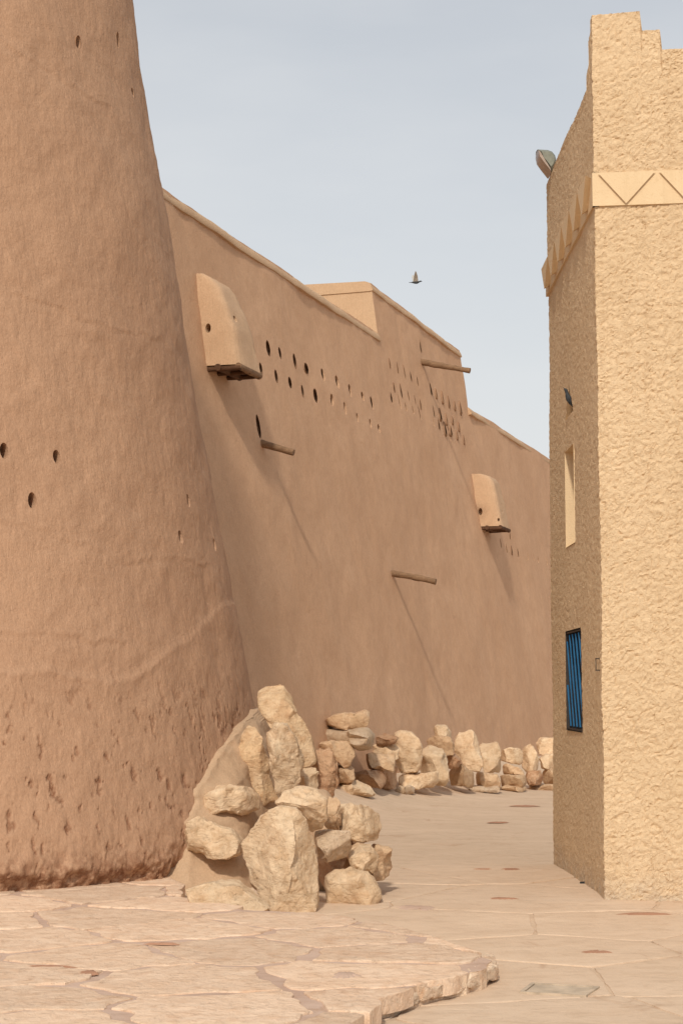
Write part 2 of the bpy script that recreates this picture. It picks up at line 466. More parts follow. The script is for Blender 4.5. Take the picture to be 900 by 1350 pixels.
Rr = TRAD(Z)
PP = np.stack([TC[0] + Rr * np.cos(T), TC[1] + Rr * np.sin(T), Z], 1)
dsp = .03 * fbm(PP, .55, 3, 11) + .012 * fbm(PP, 2.6, 4, 12) + .0025 * fbm(PP * np.array([1, 1, .5]), 16, 3, 13)
def seam(pts):
    q = [tower_hit(x, y) for x, y in pts]; q = [a for a in q if a]
    a = np.array([b[0] for b in q]); z = np.array([b[1] for b in q]); o = np.argsort(a)
    return a[o], z[o]
wob = .03 * fbm(PP * np.array([1, 1, .2]), 5.5, 4, 31)
a, z = seam([(2, 886), (60, 884), (100, 888), (165, 893), (205, 866), (250, 832), (290, 788), (305, 772)])
zs1 = np.interp(T, a, z) + wob
dsp += .012 * sstep(.0, .06, zs1 - Z) + .014 * np.exp(-((Z - zs1 + .02) / .035) ** 2) * sstep(.9, -.2, zs1 - np.interp(T, [a[0], a[0] + .5], [zs1.min(), zs1.min()]))
for amp, pts in ((.0035, [(2, 688), (60, 700), (110, 715), (160, 738), (230, 735), (270, 742)]),
                 (.0045, [(2, 385), (50, 392), (100, 415), (150, 432), (200, 440)]),
                 (.0045, [(2, 55), (40, 75), (75, 95), (110, 120), (140, 135)]),
                 (.005, [(2, 835), (80, 832), (150, 842)])):
    a, z = seam(pts); ok = (T > a[0] - .05) & (T < a[-1] + .03)
    zc = np.interp(T, a, z) + wob * 1.3
    dsp += np.where(ok, amp * np.exp(-((Z - zc) / .022) ** 2) - amp * .8 * np.exp(-((Z - zc + .04) / .03) ** 2), 0) * (.5 + .5 * np.clip(fbm(PP, 3, 2, 41) + .6, 0, 1))
# pitted, eroded lower skin
low = sstep(2.1, 1.0, Z)
clus = sstep(-.1, .9, fbm(PP, 1.3, 3, 50)); band = sstep(2.0, 1.3, Z) * sstep(.15, .5, Z)
pA = sstep(.92, 1.25, fbm(PP * np.array([1, 1, .8]), 9.5, 4, 51, .65) + .35 * clus)
pB = sstep(.72, 1.0, fbm(PP * np.array([1, 1, .42]), 17, 3, 52, .6) + .25 * clus)
PIT = low * np.clip(pA * band + .8 * pB, 0, 1)
dsp -= .015 * PIT
dsp += low * .002 * fbm(PP * np.array([1, 1, .4]), 24, 3, 53)
foot = sstep(.55, .16, Z)
dsp += foot * (.035 * fbm(PP, 7, 4, 61) - .015) - .10 * sstep(.27, .12, Z + .03 * fbm(PP, 9, 3, 62))
dsp[np.isnan(dsp)] = 0
Rr = Rr + dsp
TVv = np.stack([TC[0] + Rr * np.cos(T), TC[1] + Rr * np.sin(T), Z], 1)
nt, nzv = len(th), len(zv)
j = np.arange(nt); jn = (j + 1) % nt
q = (np.arange(nzv - 1)[:, None] * nt)
TFq = np.stack([(q + j).ravel(), (q + jn).ravel(), (q + nt + jn).ravel(), (q + nt + j).ravel()], 1)
# caps as triangle fans
nb = len(TVv)
TVv = np.r_[TVv, [[TC[0], TC[1], zv[0]], [TC[0], TC[1], zv[-1]]]]
b0 = (nzv - 1) * nt
tri = np.r_[np.stack([jn, j, np.full(nt, nb)], 1), np.stack([b0 + j, b0 + jn, np.full(nt, nb + 1)], 1)]
tris = np.r_[TFq[:, [0, 1, 2]], TFq[:, [0, 2, 3]], tri]
tower = thing('round_tower', (TC[0], TC[1], 0), 'massive round tapering mud plastered fortress tower filling the left side', 'tower')
tw = mk('tower_wall', TVv, tris, M_TOWER, tower)
pa_ = tw.data.attributes.new('pit', 'FLOAT', 'POINT'); pa_.data.foreach_set('value', np.r_[PIT, 0, 0].astype(np.float32))

def pocket(c, t, n, k, w, h, depth, kind='oval', fwd=.15, scale=1.0, seg=14, open_front=False, flare=0):
    """slot cutter / lining: outline in (t,k), going in along -n"""
    pts = []
    for i in range(seg):
        a = 2 * math.pi * i / seg; x, y = math.cos(a), math.sin(a)
        if kind == 'drop': x *= (.62 - .38 * y)                     # narrow top, wide foot
        pts.append((x * w / 2 * scale, y * h / 2 * scale))
    rings = [(fwd, 1, 1), (-.006, 1, 1), (-.05, flare, 1.1), (-depth * scale, flare * .95, 1.1)] if flare else [(fwd, 1, 1), (-depth * scale, .8, .8)]
    V = [c + n * f_ + t * x * a_ + k * y * b_ for f_, a_, b_ in rings for x, y in pts]; nr_ = len(rings)
    Fc = [(r_ * seg + i, r_ * seg + (i + 1) % seg, (r_ + 1) * seg + (i + 1) % seg, (r_ + 1) * seg + i) for r_ in range(nr_ - 1) for i in range(seg)] + [tuple(range((nr_ - 1) * seg, nr_ * seg))]
    if not open_front: Fc.append(tuple(range(seg))[::-1])
    return V, Fc
cuts = []
for x, y, w, h in ((5, 595, .085, .15), (76, 603, .085, .14), (43, 660, .085, .15), (248, 660, .085, .13), (238, 708, .085, .13), (283, 718, .08, .13),
                   (106, 55, .075, .13), (158, 53, .075, .17), (177, 122, .07, .10)):
    hh = tower_hit(x, y)
    if not hh: continue
    a, z = hh; n = np.array([math.cos(a), math.sin(a), 0]); t = np.array([-math.sin(a), math.cos(a), 0])
    c = np.array([TC[0], TC[1], 0]) + n * TRAD(z) + UP * z
    cuts.append((c, t, n, w, h))
cut(tw, [pocket(c, t, n, UP, w, h, .3) for c, t, n, w, h in cuts])
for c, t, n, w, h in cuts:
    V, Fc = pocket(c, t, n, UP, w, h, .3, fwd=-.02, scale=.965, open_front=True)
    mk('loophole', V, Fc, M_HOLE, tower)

# ------------------------------------------------------------------ long battered wall, three lengths
nW = (WN + UP * WB) / math.sqrt(1 + WB * WB)       # outward normal of the battered face
kW = (UP - WN * WB) / math.sqrt(1 + WB * WB)       # up along the face
def wp(u, z, out=0.): return WP0 + WT * u - WN * (WB * z) + UP * z + WN * out
def wall_hit(x, y, out=0.):
    d = ray(x, y); p0 = WP0 + WN * out
    t = np.dot(p0 - EYE, nW) / np.dot(d, nW); p = EYE + d * t
    return float(np.dot(p - WP0, WT)), float(p[2])
for q in ((215, 262), (400, 385), (500, 445), (495, 376), (607, 467), (620, 537), (724, 608)): print('wall', q, wall_hit(*q))
U1, U2 = wall_hit(501, 455)[0], wall_hit(612, 500)[0]
H1 = wall_hit(340, 333)[1]; H2 = wall_hit(550, 420)[1]; H3 = wall_hit(670, 571)[1]
print('U', U1, U2, 'H', H1, H2, H3)
def make_wall(u0, u1, H, out, thick, label, du=.10):
    base = wp(u0, 0, out)
    t = thing('fortress_wall', (base[0], base[1], 0), label, 'wall')
    us = np.arange(u0, u1 + 1e-6, (u1 - u0) / round((u1 - u0) / du)); zr = np.linspace(-1.0, H, int((H + 1) / .10))
    U, Zz = np.meshgrid(us, zr); U, Zz = U.ravel(), Zz.ravel()
    P = WP0 + WT * U[:, None] - WN * (WB * Zz)[:, None] + UP * Zz[:, None] + WN * out
    ed = np.minimum(np.minimum(U - u0, u1 - U), .5) / .5
    dd = .035 * fbm(P, .5, 3, 70) + .010 * fbm(P, 2.5, 3, 71)
    P = P + WN * dd[:, None]
    nu, nzz = len(us), len(zr)
    i0 = (np.arange(nzz - 1)[:, None] * nu + np.arange(nu - 1)[None]).ravel()
    Fc = [tuple(r) for r in np.stack([i0, i0 + 1, i0 + 1 + nu, i0 + nu], 1)]
    loop = list(range(nu)) + [r * nu + nu - 1 for r in range(1, nzz)] + [(nzz - 1) * nu + c for c in range(nu - 2, -1, -1)] + [r * nu for r in range(nzz - 2, 0, -1)]
    off = len(P); B = []
    for i in loop:                                  # straight back
        u, z = U[i], Zz[i]
        B.append(WP0 + WT * u + UP * z - WN * (thick + WB * H) + WN * out)
    P = np.r_[P, np.array(B)]; L = len(loop)
    Fc += [(loop[(i + 1) % L], loop[i], off + i, off + (i + 1) % L) for i in range(L)] + [tuple(off + i for i in range(L))]
    o = mk('wall_face', P, Fc, M_WALL, t)
    # coping: a lip with a sloping face
    prof = [(-.02, -.16), (.045, -.15), (.05, -.125), (.02, -.05), (-.015, .0), (-.10, .03), (-thick * .5, .05), (-thick + .1, .04), (-thick - .05, -.02), (-thick - .05, -.2)]
    cu = np.linspace(u0 - .02, u1 + .02, max(12, int((u1 - u0) / .15))); V = []
    for u in cu:
        g = wp(u, H, out)
        for k, (a, b) in enumerate(prof):
            p = g + WN * a + UP * b
            wv = .012 * fbm(np.array([[u * 1.0, k * .05, H]]), 1.5, 3, 80)[0]
            V.append(p + WN * wv + UP * (.012 * fbm(np.array([[u, 3., H]]), 1.2, 3, 81)[0] if b > -.19 else 0))
    m = len(prof); Fq = [(i * m + k, i * m + (k + 1) % m, (i + 1) * m + (k + 1) % m, (i + 1) * m + k) for i in range(len(cu) - 1) for k in range(m)]
    Fq += [tuple(range(m)), tuple((len(cu) - 1) * m + k for k in range(m))[::-1]]
    cp = mk('coping', V, Fq, M_COPE, t); recalc(cp)
    return t, o
w1, w1f = make_wall(-13.5, U1, H1, 0, 1.1, 'tall brown mud wall joining the round tower, with two rows of holes')
w2, w2f = make_wall(U1 + .0005, U2, H2, 0, 3.2, 'raised taller mud wall block in the middle with many slit holes')
w2f.data.materials.append(M_COPE)
for p_ in w2f.data.polygons:
    if abs(p_.normal.dot(Vector(WT))) > .9: p_.material_index = 1
w3, w3f = make_wall(U2 + .0005, 45, H3, 0, 1.1, 'farthest lower mud wall length running behind the ochre building', du=.16)

Z7 = lambda l: [(200 + x / 3.377, 240 + y / 3.377) for x, y in l]
Z8 = lambda l: [(400 + x / 2.647, 350 + y / 2.647) for x, y in l]
Z5 = lambda l: [(590 + x / 6, 600 + y / 6) for x, y in l]
h1 = Z7([(520, 740), (572, 763), (638, 797), (690, 828), (488, 830), (556, 865), (617, 893), (673, 930)]) + \
     Z8([(65, 382), (112, 408), (158, 437), (200, 458), (236, 480), (43, 455), (93, 470), (138, 500), (182, 532), (226, 553), (258, 570)])
h2 = Z8([(302, 340), (329, 355), (353, 372), (375, 386), (398, 403), (317, 425), (341, 438), (366, 455), (389, 468), (409, 483),
         (307, 460), (333, 474), (354, 492), (379, 503), (404, 514), (445, 432), (465, 447), (487, 460), (508, 475), (530, 490), (549, 497),
         (454, 508), (479, 520), (501, 537), (522, 541), (544, 562), (450, 540), (473, 553), (496, 570), (516, 577), (538, 592), (561, 608), (408, 280)])
h3 = Z5([(490, 635), (412, 695), (465, 735), (507, 750), (556, 768), (623, 797), (670, 803), (708, 825), (775, 838)])
def wall_holes(t, face, pts, w, h, kind, out, extra=()):
    L = []
    for x, y in pts:
        u, z = wall_hit(x, y, out)
        L.append((wp(u, z, out), w * random.uniform(.68, 1.2), h * random.uniform(.72, 1.2), kind))
    for (x, y, ww, hh) in extra:
        u, z = wall_hit(x, y, out); L.append((wp(u, z, out), ww, hh, 'oval'))
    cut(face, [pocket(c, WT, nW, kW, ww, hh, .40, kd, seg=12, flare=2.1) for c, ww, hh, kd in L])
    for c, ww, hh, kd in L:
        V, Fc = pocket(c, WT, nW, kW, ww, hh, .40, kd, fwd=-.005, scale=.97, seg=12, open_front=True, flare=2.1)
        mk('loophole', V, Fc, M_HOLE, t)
wall_holes(w1, w1f, h1, .18, .225, 'oval', 0, extra=[(341, 562, .17, .36)])
wall_holes(w2, w2f, h2, .18, .27, 'drop', 0)
wall_holes(w3, w3f, h3, .17, .22, 'drop', 0)

# projecting boxes over the wall foot
def make_box(parent, px, width, height, prof, holes, out=0):
    u0, z0 = wall_hit(*px)
    t = np.linspace(0, 1, 22); V = []
    cols = [(0, 0), (0, .25), (0, .5), (0, .68), (.012, .86), (.05, .96), (.13, 1.0), (.25, 1), (.5, 1), (.75, 1), (.90, 1), (.96, 1), (1, .93), (1, .75), (1, .5), (1, 0)]
    n = len(cols)
    for s in t:
        z = z0 + s * height; pr = np.interp(s, [p[0] for p in prof], [p[1] for p in prof])
        sh = np.interp(s, [0, .6, 1], [0, .02, .07]) * width
        for a, b in cols:
            u = u0 + sh + a * (width - 2 * sh)
            p = wp(u, z, -.12) + WN * ((pr + .12) * b)
            V.append(p + WN * .014 * fbm(p[None], 5, 3, 90)[0] * (b > .1))
    Fc = [(r * n + i, r * n + i + 1, (r + 1) * n + i + 1, (r + 1) * n + i) for r in range(len(t) - 1) for i in range(n - 1)]
    Fc += [(r * n + n - 1, r * n, (r + 1) * n, (r + 1) * n + n - 1) for r in range(len(t) - 1)]
    Fc += [tuple(range(n))[::-1], tuple((len(t) - 1) * n + i for i in range(n))]
    o = mk('machicolation_box', V, Fc, M_TURRET, parent)
    cs = []
    for face, a, s, r in holes:
        z = z0 + s * height; pr = np.interp(s, [p[0] for p in prof], [p[1] for p in prof])
        if face == 'side': c = wp(u0, z, pr * a); cs.append(pocket(c, WN, -WT, UP, r, r * 1.7, .16, fwd=.1))
        else: c = wp(u0 + width * a, z, pr); cs.append(pocket(c, WT, WN, UP, r * 1.6, r * 1.7, .16, fwd=.1))
    # open underside between the timbers
    pb = prof[0][1]
    c = wp(u0 + width / 2, z0 + .06, pb * .45)
    cs.append(box_vf(c, WT, WN, UP, width * .36, pb * .36, .12))
    cut(o, cs)
    # timbers that carry it
    for k, a in enumerate((.05, .5, .95)):
        c0 = wp(u0 + width * a, z0 - .045, -.2); c1 = wp(u0 + width * a, z0 - .04, pb - .02)
        log_mesh('timber', c0, c1, .036, .034, M_DWOOD, o, 300 + k)
    c0 = wp(u0 + .02, z0 - .02, pb * .9); c1 = wp(u0 + width + .03, z0 - .02, pb * .9)
    log_mesh('timber', c0, c1, .045, .05, M_WOOD if px[0] < 400 else M_DWOOD, o, 310)
    log_mesh('timber', wp(u0 - .02, z0 - .03, pb * .3), wp(u0 + width + .02, z0 - .03, pb * .3), .045, .05, M_DWOOD, o, 311)
    return o
def log_mesh(name, a, b, ra, rb, mat, parent=None, seed=0, bend=.0):
    a, b = np.array(a, float), np.array(b, float); ax = b - a; L = np.linalg.norm(ax); ax /= L
    s1 = np.cross(ax, [0, 0, 1]); s1 /= np.linalg.norm(s1); s2 = np.cross(s1, ax)
    n, m = 14, max(6, int(L / .06)); V = []
    for i in range(m + 1):
        s = i / m; r0 = ra + (rb - ra) * s
        c = a + ax * L * s + s2 * bend * math.sin(s * math.pi) + s1 * bend * .5 * math.sin(s * 5)
        for k in range(n):
            th_ = 2 * math.pi * k / n; d = s1 * math.cos(th_) + s2 * math.sin(th_)
            p = c + d * r0
            V.append(p + d * r0 * .16 * fbm(p[None], 7, 3, seed)[0])
    Fc = [(i * n + k, i * n + (k + 1) % n, (i + 1) * n + (k + 1) % n, (i + 1) * n + k) for i in range(m) for k in range(n)]
    Fc += [tuple(range(n))[::-1], tuple(m * n + k for k in range(n))]
    if parent is None: return mk(name, V, Fc, mat, None, loc=a)
    return mk(name, V, Fc, mat, parent)
make_box(w1, (275, 482), .80, 1.28, [(0, .46), (.4, .43), (.65, .37), (.85, .28), (.95, .20), (1, .10)], [('side', .16, .40, .085), ('front', .30, .52, .06)])
make_box(w3 if wall_hit(637, 697)[0] > U2 else w2, (633, 694), .84, 1.15, [(0, .47), (.5, .45), (.85, .42), (.95, .36), (1, .20)], [('side', .1, .28, .10), ('side', .88, .12, .05), ('front', .45, .30, .05)])

def pole(px0, px1, r, label, out=0, bend=.01, seed=0):
    u, z = wall_hit(*px0, out); a = wp(u, z, out)
    # tip: on the ray of px1, in the vertical plane through the root that is square to the wall
    d = ray(*px1); n = WT; t = np.dot(a - EYE, n) / np.dot(d, n); b = EYE + d * t
    print('pole length', np.linalg.norm(b - a))
    ax = (b - a) / np.linalg.norm(b - a)
    o = log_mesh('wooden_pole', a - ax * .25, b, r, r * .85, M_WOOD, None, seed, bend)
    tag(o, label, 'pole')
pole((346, 586), (387, 597), .055, 'short thin wooden pole sticking out of wall below the near plastered box', seed=1)
pole((515, 757), (574, 767), .06, 'lowest wooden pole projecting from the wall, casting a long slanting shadow', bend=.02, seed=2)
pole((557, 478), (619, 489), .065, 'highest wooden pole, projecting from the raised wall block past its end into sky', out=.02, bend=.008, seed=3)

# ------------------------------------------------------------------ ochre stucco building on the right
Y0, Y1 = BC[1], BF[1]
ctop = at_y(780, 22, Y0); ftop = at_y(721.5, 300, Y1)
print('building corner', BC, 'far', BF, 'top', ctop, ftop)
leanC = (ctop[0] - BC[0]) / ctop[2]; leanF = (ftop[0] - BF[0]) / (ftop[2] + .02)
Rg = np.array([BC[0] + 4.2, BC[1] - .55]); RB = Rg + np.array([.15, 4.0])
path = [BF[:2], BC[:2], Rg, RB]
LL = np.linalg.norm(path[1] - path[0]); LR = np.linalg.norm(path[2] - path[1])
cols = []                                           # (x, y, nx, ny, lean, s)
dL = (path[1] - path[0]) / LL; nL = np.array([-dL[1], dL[0]]); nL = nL if nL[0] < 0 else -nL
dR = (path[2] - path[1]) / LR; nR = np.array([dR[1], -dR[0]]); nR = nR if nR[1] < 0 else -nR
Ztop = ctop[2]
zt = lambda y: at_y(800, y, Y0)[2]
zst = [zt(20), zt(45.5), zt(70)]
print('front steps', zst)
# parapet height along the left face (distance from the corner) and along the front
LEFT = [(0, zst[0]), (.10, zst[0]), (.105, zst[0] - .10), (.24, zst[0] - .13), (.245, zst[0] - .30), (.42, zst[0] - .34), (.425, zst[0] - .46), (9, zst[0] - .47)]
FRONT = [(0, zst[0]), (.375, zst[0] + .01), (.39, zst[1] + .01), (.53, zst[1] + .01), (.545, zst[2]), (1.3, zst[2]), (1.31, zst[1]), (1.5, zst[1]), (1.51, zst[0]), (2.2, zst[0]), (2.21, zst[1]), (2.4, zst[1]), (2.41, zst[2]), (9, zst[2])]
sL = np.unique(np.r_[np.linspace(0, LL, 210), [s for s, _ in LEFT if s < LL]])[::-1]
for s in sL:
    p = path[1] - dL * s; f = s / LL
    nn = nL if s > .03 else nL * (.5 + .5 * s / .03) + nR * (.5 - .5 * s / .03)
    cols.append((*p, *nn / np.linalg.norm(nn), leanC * (1 - f) + leanF * f, np.interp(s, *zip(*LEFT))))
sR = np.unique(np.r_[np.linspace(.006, .9, 105), np.linspace(.95, LR, 40), [s for s, _ in FRONT if 0 < s < LR]])
for s in sR:
    p = path[1] + dR * s
    nn = nR if s > .03 else nR * (.5 + .5 * s / .03) + nL * (.5 - .5 * s / .03)
    cols.append((*p, *nn / np.linalg.norm(nn), leanC * (1 - s / LR), np.interp(s, *zip(*FRONT))))
for s in np.linspace(.1, 1, 6): p = Rg + (RB - Rg) * s; cols.append((*p, 1, 0, 0, zst[2]))
for s in np.linspace(.1, .97, 8): p = RB + (BF[:2] - RB) * s; cols.append((*p, 0, 1, leanF * s, zst[2]))
cols = np.array(cols); nc = len(cols)
vz = np.linspace(0, 1, 640); rows = []
for v in vz:
    zb = zst[2] - .24
    z = np.full(nc, -.25 + v / .94 * (zb + .25)) if v < .94 else zb + (v - .94) / .06 * (cols[:, 5] - zb)
    rows.append(np.stack([cols[:, 0] + cols[:, 4] * z, cols[:, 1], z], 1))
P = np.concatenate(rows)
NN = np.tile(np.c_[cols[:, 2:4], np.zeros(nc)], (len(vz), 1))
sw = P * np.array([1, 1, 1.25]); warp = np.stack([fbm(sw, 9, 2, 95), fbm(sw, 9, 2, 96), fbm(sw, 9, 2, 97)], 1) * .035
rid = 1 - np.abs(fbm(sw + warp, 17, 3, 98)); blot = fbm(sw + warp, 34, 3, 99)
crev = np.exp(-(fbm(sw + warp, 18, 3, 101) / .14) ** 2)
dd = .0085 * np.clip(blot, -.55, .55) + .004 * rid - .008 * crev + .02 * fbm(P, .8, 2, 100)
fz_lo, fz_hi = at_y(783, 272.5, Y0)[2], at_y(783, 229, Y0)[2]
lf = np.tile(np.where(np.arange(nc) < len(sL) - 4, .5, 1.0), len(vz)); dd = dd * lf
P = P + NN * dd[:, None]
tops = P[-nc:]
cen = cols[:, :2].mean(0)
def inner(z, off):
    q = cols[:, :2] - cols[:, 2:4] * off; q[:, 0] += cols[:, 4] * z
    return np.c_[q, z]
# keep the inside outline simple: shrink towards the centre
def shrink(z, k):
    q = cols[:, :2] + cols[:, 4:5] * np.array([[1, 0]]) * z[:, None]
    lx, fy = BC[0] - .02, BC[1]
    dx, dy = q[:, 0] - lx, q[:, 1] - (fy - .131 * np.maximum(q[:, 0] - BC[0], 0))
    dx = np.where(dx < .32, .32 + .02 * dx, dx); q[:, 0] = lx + dx
    dy = np.where(dy < .32, .32 + .02 * dy, dy); q[:, 1] = (fy - .131 * np.maximum(q[:, 0] - BC[0], 0)) + dy
    q[:, 0] = np.minimum(q[:, 0], BC[0] + 3.9); q[:, 1] = np.minimum(q[:, 1], BF[1] - .2 + .02 * (q[:, 1] - BF[1]))
    return np.c_[q, z]
roofz = zst[2] - .9
P = np.r_[P, shrink(cols[:, 5] + .004, .90), shrink(np.full(nc, roofz), .90)]
nr = len(vz) + 2
j = np.arange(nc); jn = (j + 1) % nc; q = np.arange(nr - 1)[:, None] * nc
Q = np.stack([(q + j).ravel(), (q + jn).ravel(), (q + nc + jn).ravel(), (q + nc + j).ravel()], 1)
i0 = len(P); P = np.r_[P, [[BC[0] + 2.1, BC[1] + 1.6, -.25], [BC[0] + 2.1, BC[1] + 1.6, roofz]]]
b0 = (nr - 1) * nc
tris = np.r_[Q[:, [0, 1, 2]], Q[:, [0, 2, 3]], np.stack([jn, j, np.full(nc, i0)], 1), np.stack([b0 + j, b0 + jn, np.full(nc, i0 + 1)], 1)]
bld = thing('stucco_building', (BC[0] + 2.1, BC[1] + 1.6, 0), 'ochre yellow stucco building with stepped parapet and zigzag frieze on the right', 'building')
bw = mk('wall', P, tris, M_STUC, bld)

def left_pt(x, y):                                  # pixel -> point on the left face
    best = None
    a, b = 0., LL
    for _ in range(60):
        s = (a + b) / 2; Y = (path[1] - dL * s)[1]; p = at_y(x, y, Y)
        f = s / LL; xx = (path[1] - dL * s)[0] + (leanC * (1 - f) + leanF * f) * p[2]
        if xx > p[0]: a = s
        else: b = s
    return s, p
tL = np.array([*(-dL), 0.]); nL3 = np.array([*nL, 0.])    # tL runs away from the camera
lkv = np.array([(leanC + leanF) / 2, 0, 1.]); lkv /= np.linalg.norm(lkv)
sa, pa = left_pt(745.5, 835); sb, pb_ = left_pt(765.5, 827); sc_, pc_ = left_pt(765.5, 966)
print('window', sa, sb, pa, pb_, pc_)
wc = (left_pt(755.5, 899)[1]); ww = (sa - sb); wh = pb_[2] - pc_[2]
wcen = wc + 0; wcen[2] = (pb_[2] + pc_[2]) / 2
s1a, p1a = left_pt(745, 594); s1b, p1b = left_pt(756.5, 583); s1c, p1c = left_pt(756.5, 716)
slc = left_pt(750.5, 654)[1]; slw = s1a - s1b; slh = p1b[2] - p1c[2]; slc[2] = (p1b[2] + p1c[2]) / 2
s2a, p2a = left_pt(744.5, 545); s2b, p2b = left_pt(755, 540); s2t, p2t = left_pt(750, 512)
print('slit', slw, slh, 'nest hole', s2a - s2b, p2t[2] - p2b[2])
cutl = [box_vf(wcen - nL3 * .05, tL, nL3, lkv, ww / 2, .17, wh / 2), box_vf(slc - nL3 * .12, tL, nL3, lkv, slw / 2, .30, slh / 2)]
# three-cornered hole that the pigeon sits in
tri_c = (p2a + p2b) / 2; hw = (s2a - s2b) / 2 + .02; zt0, zt1 = min(p2a[2], p2b[2]) - .01, p2t[2] + .04
def tri_solid(f, dpt, k=1.0):
    c = np.array([tri_c[0], tri_c[1], 0]); A = [c + tL * -hw * k + UP * zt0, c + tL * hw * k + UP * zt0, c + tL * 0 + UP * zt1]
    V = [a + nL3 * f for a in A] + [a - nL3 * dpt for a in A]
    return V, [(0, 1, 2), (5, 4, 3), (0, 3, 4, 1), (1, 4, 5, 2), (2, 5, 3, 0)]
cutl.append(tri_solid(.2, .30))
cut(bw, cutl)
# smooth painted lining of the slit
def lining(name, c, hw_, hh_, dep, mat, parent, e=.004):
    t = e
    A = []
    sg = [(-1, -1), (1, -1), (1, 1), (-1, 1)]
    for f in (.002, -dep):
        for a, b in sg: A.append(c + tL * a * (hw_ - t) + lkv * b * (hh_ - t) + nL3 * f)
    return mk(name, A, [(0, 4, 5, 1), (1, 5, 6, 2), (2, 6, 7, 3), (3, 7, 4, 0), (4, 7, 6, 5)], mat, parent, smooth=False)
lining('slit_window', slc, slw / 2, slh / 2, .40, M_SMOOTH, bld)
# blue barred window
win = lining('window', wcen, ww / 2, wh / 2, .205, M_DARK, bld)
for sgn in (-1, 1):
    V, Fc = box_vf(wcen + lkv * sgn * (wh / 2 - .018) - nL3 * .012, tL, nL3, lkv, ww / 2 - .008, .008, .007); mk('frame_rail', V, Fc, M_DARK, win, smooth=False)
nbar = 6; slant = .42 * ww
for k in range(nbar + 6):
    f = (k - 3.0) / (nbar - 1.0)
    xt = -ww / 2 + f * ww + slant / 2; xb = xt - slant
    # top is farther away, foot nearer; clip to the opening
    pts = []
    for s in np.linspace(0, 1, 30):
        x = xt + (xb - xt) * s; z = wh / 2 - .04 - s * (wh - .08)
        if abs(x) < ww / 2 - .015: pts.append((x, z))
    if len(pts) < 4: continue
    a = wcen + tL * pts[0][0] + lkv * pts[0][1] - nL3 * .012; b = wcen + tL * pts[-1][0] + lkv * pts[-1][1] - nL3 * .012
    log_mesh('bar', a, b, .0085, .0085, M_BLUE, win, 500 + k)

# frieze: a smooth band with proud hanging triangles
def frieze_band(o, d, n, L, lean, nm, ylo, yhi, s0=0.):
    # o: point on the face at z=0, d: along, n: outward
    o = np.array([*o, 0]); d = np.array([*d, 0]); n = np.array([*n, 0])
    def pt(s, z, out): l = lean(s); return o + d * s + np.array([l * z, 0, z]) + n * out
    return pt
ptL = frieze_band(path[1], -dL, nL, LL, lambda s: leanC * (1 - s / LL) + leanF * s / LL, 'l', 0, 0)
ptR = frieze_band(path[1], dR, nR, LR, lambda s: leanC * (1 - s / LR), 'r', 0, 0)
E = .022
def band_piece(pt, L, s0):
    V, Fc = [], []
    ss = np.linspace(s0, L, 12)
    for s in ss:
        for z, e in ((fz_lo, -.03), (fz_lo, E), (fz_hi, E), (fz_hi, -.03)): V.append(pt(s, z, e))
    for i in range(11):
        for k in range(4): Fc.append((i * 4 + k, i * 4 + (k + 1) % 4, (i + 1) * 4 + (k + 1) % 4, (i + 1) * 4 + k))
    Fc += [(0, 1, 2, 3), (47, 46, 45, 44)]
    o = mk('frieze_band', V, Fc, M_SMOOTH, bld, smooth=False); recalc(o)
band_piece(ptL, LL + .03, -E * .9); band_piece(ptR, LR, -E * .9)
def tri_piece(pt, s, w, proud):
    m = w * (.05 if proud > .04 else .008)
    A = [(s + .02, fz_hi - .006), (s + w - .005, fz_hi - .006), (s + w / 2 + m, fz_lo + .012), (s + w / 2 - m, fz_lo + .012)]
    ca, cz = sum(a for a, _ in A) / 4, fz_hi - .07
    V = [pt(a, z, E + proud) for a, z in A] + [pt(ca + (a - ca) * .80, cz + (z - cz) * .80, E - .01) for a, z in A]
    o = mk('frieze_triangle', V, [(0, 1, 2, 3), (7, 6, 5, 4), (0, 4, 5, 1), (1, 5, 6, 2), (2, 6, 7, 3), (3, 7, 4, 0)], M_SMOOTH, bld, smooth=False); recalc(o)
for k in range(9): tri_piece(ptR, .005 + k * .475, .475, .020)
pl = (LL - .02) / 6
for k in range(6): tri_piece(ptL, .005 + k * pl, pl, .048)
# small iron bracket near the corner and pipe end at the foot
s_, p_ = left_pt(790, 876)
V, Fc = join_vf([box_vf(p_ + nL3 * .03, tL, nL3, UP, .004, .003, .045), box_vf(p_ + nL3 * .01 + UP * .045, tL, nL3, UP, .006, .024, .004), box_vf(p_ + nL3 * .01 - UP * .045, tL, nL3, UP, .006, .024, .004)])
mk('wall_bracket', V, Fc, M_DARK, bld, smooth=False)
s_, p_ = left_pt(769.5, 1165)
log_mesh('drain_pipe', p_ - nL3 * .05, p_ + nL3 * .035, .018, .018, M_BLACK, bld, 3)

